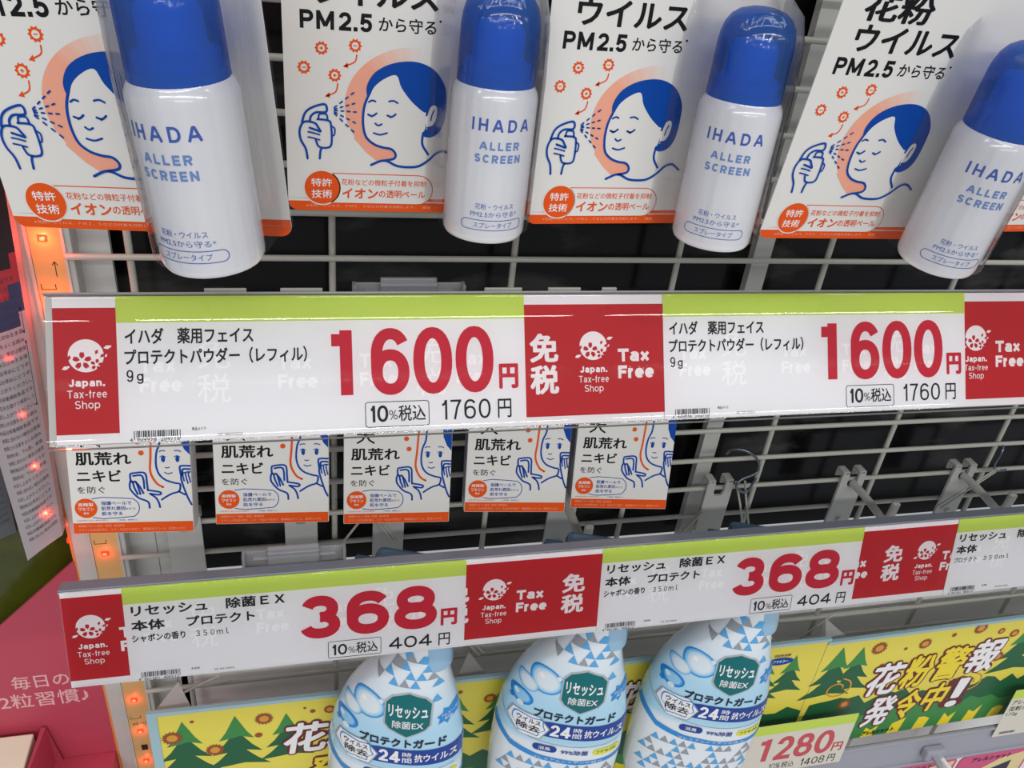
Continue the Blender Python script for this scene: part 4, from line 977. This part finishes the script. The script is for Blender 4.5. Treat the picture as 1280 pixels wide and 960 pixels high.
mb = MB(); mb.tube([(182, -20, -268), (203, -24, -296)], .8, WIRE, 6); mb.tube([(178, -20, -268), (200, -24, -298)], .8, WIRE, 6); tag(mb.obj('thin_wire'), 'pair of thin wires between the left and middle bottle', 'wire')

# pink cards hanging below the lowest rail
PINK = mat('magenta_print', srgb(208, 64, 118), .35, coat=.3)
for x0, w, z0, yaw, lab, kind in ((566, 84, -456, 0, 'pink topped card hanging below the lowest rail with a white hook through it', 1), (436, 60, -455, 0, 'red pack with orange panel hanging below the 1280 yen label', 0), (654, 80, -458, 0, 'pink card at the lower right edge', 1)):
    t = thing('hanging_card', lab, 'pack', (x0, -66, z0), (0, 0, yaw))
    mb = MB(); slab(mb, rrect(0, w, -70, 0, 7), 0, .8, PINK if kind else mat('crimson_print', srgb(190, 40, 70), .35)); b = mb.obj('card', t)
    mb = MB(); f = flat(-.08)
    if kind: mb.text('アレルシャット', 14, 58, -11, -4, INKN, f, .03); mb.poly([(w * .5, -60), (w * .25, -30), (w * .6, -10), (w - 3, -4), (w - 2, -60)], mat('cream_print', srgb(226, 206, 150), .4), f); mb.poly([(30, -60), (40, -26), (62, -16), (66, -60)], INKN, flat(-.14))
    else: mb.poly(rrect(6, 44, -40, -6, 4), OCH, f); mb.text('鼻すっきり', 9, 40, -18, -11, INKN, flat(-.14), .03)
    mb.obj('printed_text', b)
mb = MB(); mb.tube([(628, -60, -452), (630, -112, -452)], 2.4, WHITE, 10); tag(mb.obj('hook_arm'), 'white hook arm poking out of the pink card at lower right', 'hook')

# ================================================================ the next bay on the left
def sheet(nx, nz, fn):
    return [fn(i / nx, j / nz) for j in range(nz + 1) for i in range(nx + 1)], [(j * (nx + 1) + i, j * (nx + 1) + i + 1, (j + 1) * (nx + 1) + i + 1, (j + 1) * (nx + 1) + i) for j in range(nz) for i in range(nx)]


def lerp2(a, b, c, d, u, v):
    return ((a[0] * (1 - u) + b[0] * u) * (1 - v) + (c[0] * (1 - u) + d[0] * u) * v, (a[1] * (1 - u) + b[1] * u) * (1 - v) + (c[1] * (1 - u) + d[1] * u) * v)


def pouch(name, label, BL, BR, TL, TR, y, bands, bulge, back=8, tx=None):
    t = thing(name, label, 'pouch', (0, y, 0)); mb = MB()
    def fn(u, v):
        x, z = lerp2(BL, BR, TL, TR, u, v); w = 1 if v > .12 else .35 + v * 5.4
        return (x + (0), -bulge * sin(pi * u) * w, z + (1.5 * sin(pi * u) if v < .05 else 0))
    nx, nz = 12, 30; vs, fs = sheet(nx, nz, fn)
    for k, q in enumerate(fs):
        v = (k // nx) / nz; u = (k % nx) / nx
        m = [b[1] for b in bands if v + .12 * (u - .5) * 0 + .05 * sin(u * 3) >= b[0]][-1]
        mb.add([vs[i] for i in q], [(0, 1, 2, 3)], m, True)
    bk = [(x, back - yy * .5, z) for x, yy, z in vs]
    mb.add(bk, fs, bands[0][1], True)
    edge = [i for i in range(nx + 1)] + [j * (nx + 1) + nx for j in range(1, nz + 1)] + [nz * (nx + 1) + i for i in range(nx - 1, -1, -1)] + [j * (nx + 1) for j in range(nz - 1, 0, -1)]
    n = len(edge); mb.add([vs[i] for i in edge] + [bk[i] for i in edge], [(i, (i + 1) % n, n + (i + 1) % n, n + i) for i in range(n)], bands[0][1])
    b = mb.obj('film', t)
    if tx:
        mb = MB(); g = lambda x, z: (lambda p: (p[0], p[1] - .25, p[2]))(fn(x, z)); rnd = random.Random(8)
        S = ['本品は栄養補給食品です', '使用上の注意をよくお読み', '直射日光を避けて保存して', 'お召し上がりください。', '原材料名：でん粉、食塩', '（内容量）水又はぬるま湯', '体質に合わない場合は使用', '開封後はお早めにどうぞ']
        v = .05
        while v < .72:
            u0 = .2 + rnd.uniform(0, .03); mb.text(rnd.choice(S), u0, .93, v, v + .011, mat('grey_ink', srgb(74, 66, 72), .5), g, 0); v += .0205
        mb.stroke([(.13, .4), (.95, .4), (.95, .56), (.13, .56)], .006, BLACK, g, False, True); mb.stroke([(.13, .585), (.95, .585), (.95, .64), (.13, .64)], .006, BLACK, g, False, True)
        mb.obj('printed_text', b)
    return t


MET = mat('foil_film', srgb(178, 166, 170), .32, metal=.15, noise=.12, nscale=30, coat=.3); NVY = mat('navy_film', srgb(52, 44, 84), .3, coat=.4); RDF = mat('red_film', srgb(176, 30, 44), .3, coat=.4); PNK = mat('pinkish_film', srgb(196, 150, 156), .3)
pouch('snack_pouch', 'crumpled foil pouch covered in small print, lit red beside the white post', (-77.5, -190), (-56, -172), (-82, 60), (-46, 60), -9, [(-9, MET), (.55, PNK), (.62, NVY), (.70, RDF), (.76, mat('dark_film', srgb(40, 20, 24), .3))], 5, tx=1)
pouch('snack_pouch', 'dark grey pouch behind the foil pouch at the left edge', (-112, -196), (-86, -182), (-120, 40), (-80, 40), 8, [(-9, mat('grey_film', srgb(88, 92, 98), .35, noise=.3, nscale=40))], 4, tx=1)
mb = MB(); mb.box(-400, -55, 60, 64, -900, 600, mat('dark_board', srgb(30, 22, 22), .5, noise=.5, nscale=12)); struct(mb.obj('wall_left'))
mb = MB(); mb.tube([(-160, 10, -14), (-58, 10, -14)], 2.2, WIRE, 8); tag(mb.obj('cross_bar'), 'short grey bar behind the red pouch top at the left edge', 'bar')
# green pack behind the pink display
pouch('snack_pouch', 'dark olive green pouch above the pink display carton', (-150, -300), (-57, -300), (-150, -120), (-57, -120), 28, [(-9, mat('olive_film', srgb(92, 100, 26), .3, noise=.9, nscale=30, coat=.3))], 6)
# pink display carton
PKC = mat('pink_carton', srgb(186, 66, 88), .5, noise=.08, nscale=10); PKI = mat('pink_ink', srgb(226, 170, 176), .5)
t = thing('display_carton', 'pink cardboard display carton with white lettering beside the post', 'carton', (0, 4, 0))
mb = MB(); slab(mb, [(-57.4, -500), (-56.8, -203), (-108, -254), (-220, -366), (-220, -500)], -2, 0, PKC); b = mb.obj('back_panel', t)
mb = MB(); f = flat(-2.1); mb.text('毎日の', -110.6, -75.6, -313.5, -300.5, PKI, f, .012); mb.text('2粒習慣♪', -121, -66, -332, -317.5, PKI, f, .012); mb.obj('printed_text', b)
mb = MB(); mb.add([(-100, -4, -352), (-97, -4, -352), (-104, -80, -352), (-100, -4, -500), (-97, -4, -500), (-104, -80, -500), (-88, -6, -410), (-88, -6, -500)], [(0, 1, 2), (0, 2, 5, 3), (1, 4, 5, 2), (1, 6, 7, 4)], PKC); mb.obj('side_flap', t)
mb = MB(); mb.box(-100, -57.2, -40, -2, -500, -390, PKC, .5); mb.obj('front_tray', t)
mb = MB(); mb.box(-190, -104, -60, -3, -500, -353, mat('cream_carton', srgb(236, 230, 206), .5), 1); tag(mb.obj('carton'), 'cream coloured box standing in the pink display carton', 'box')
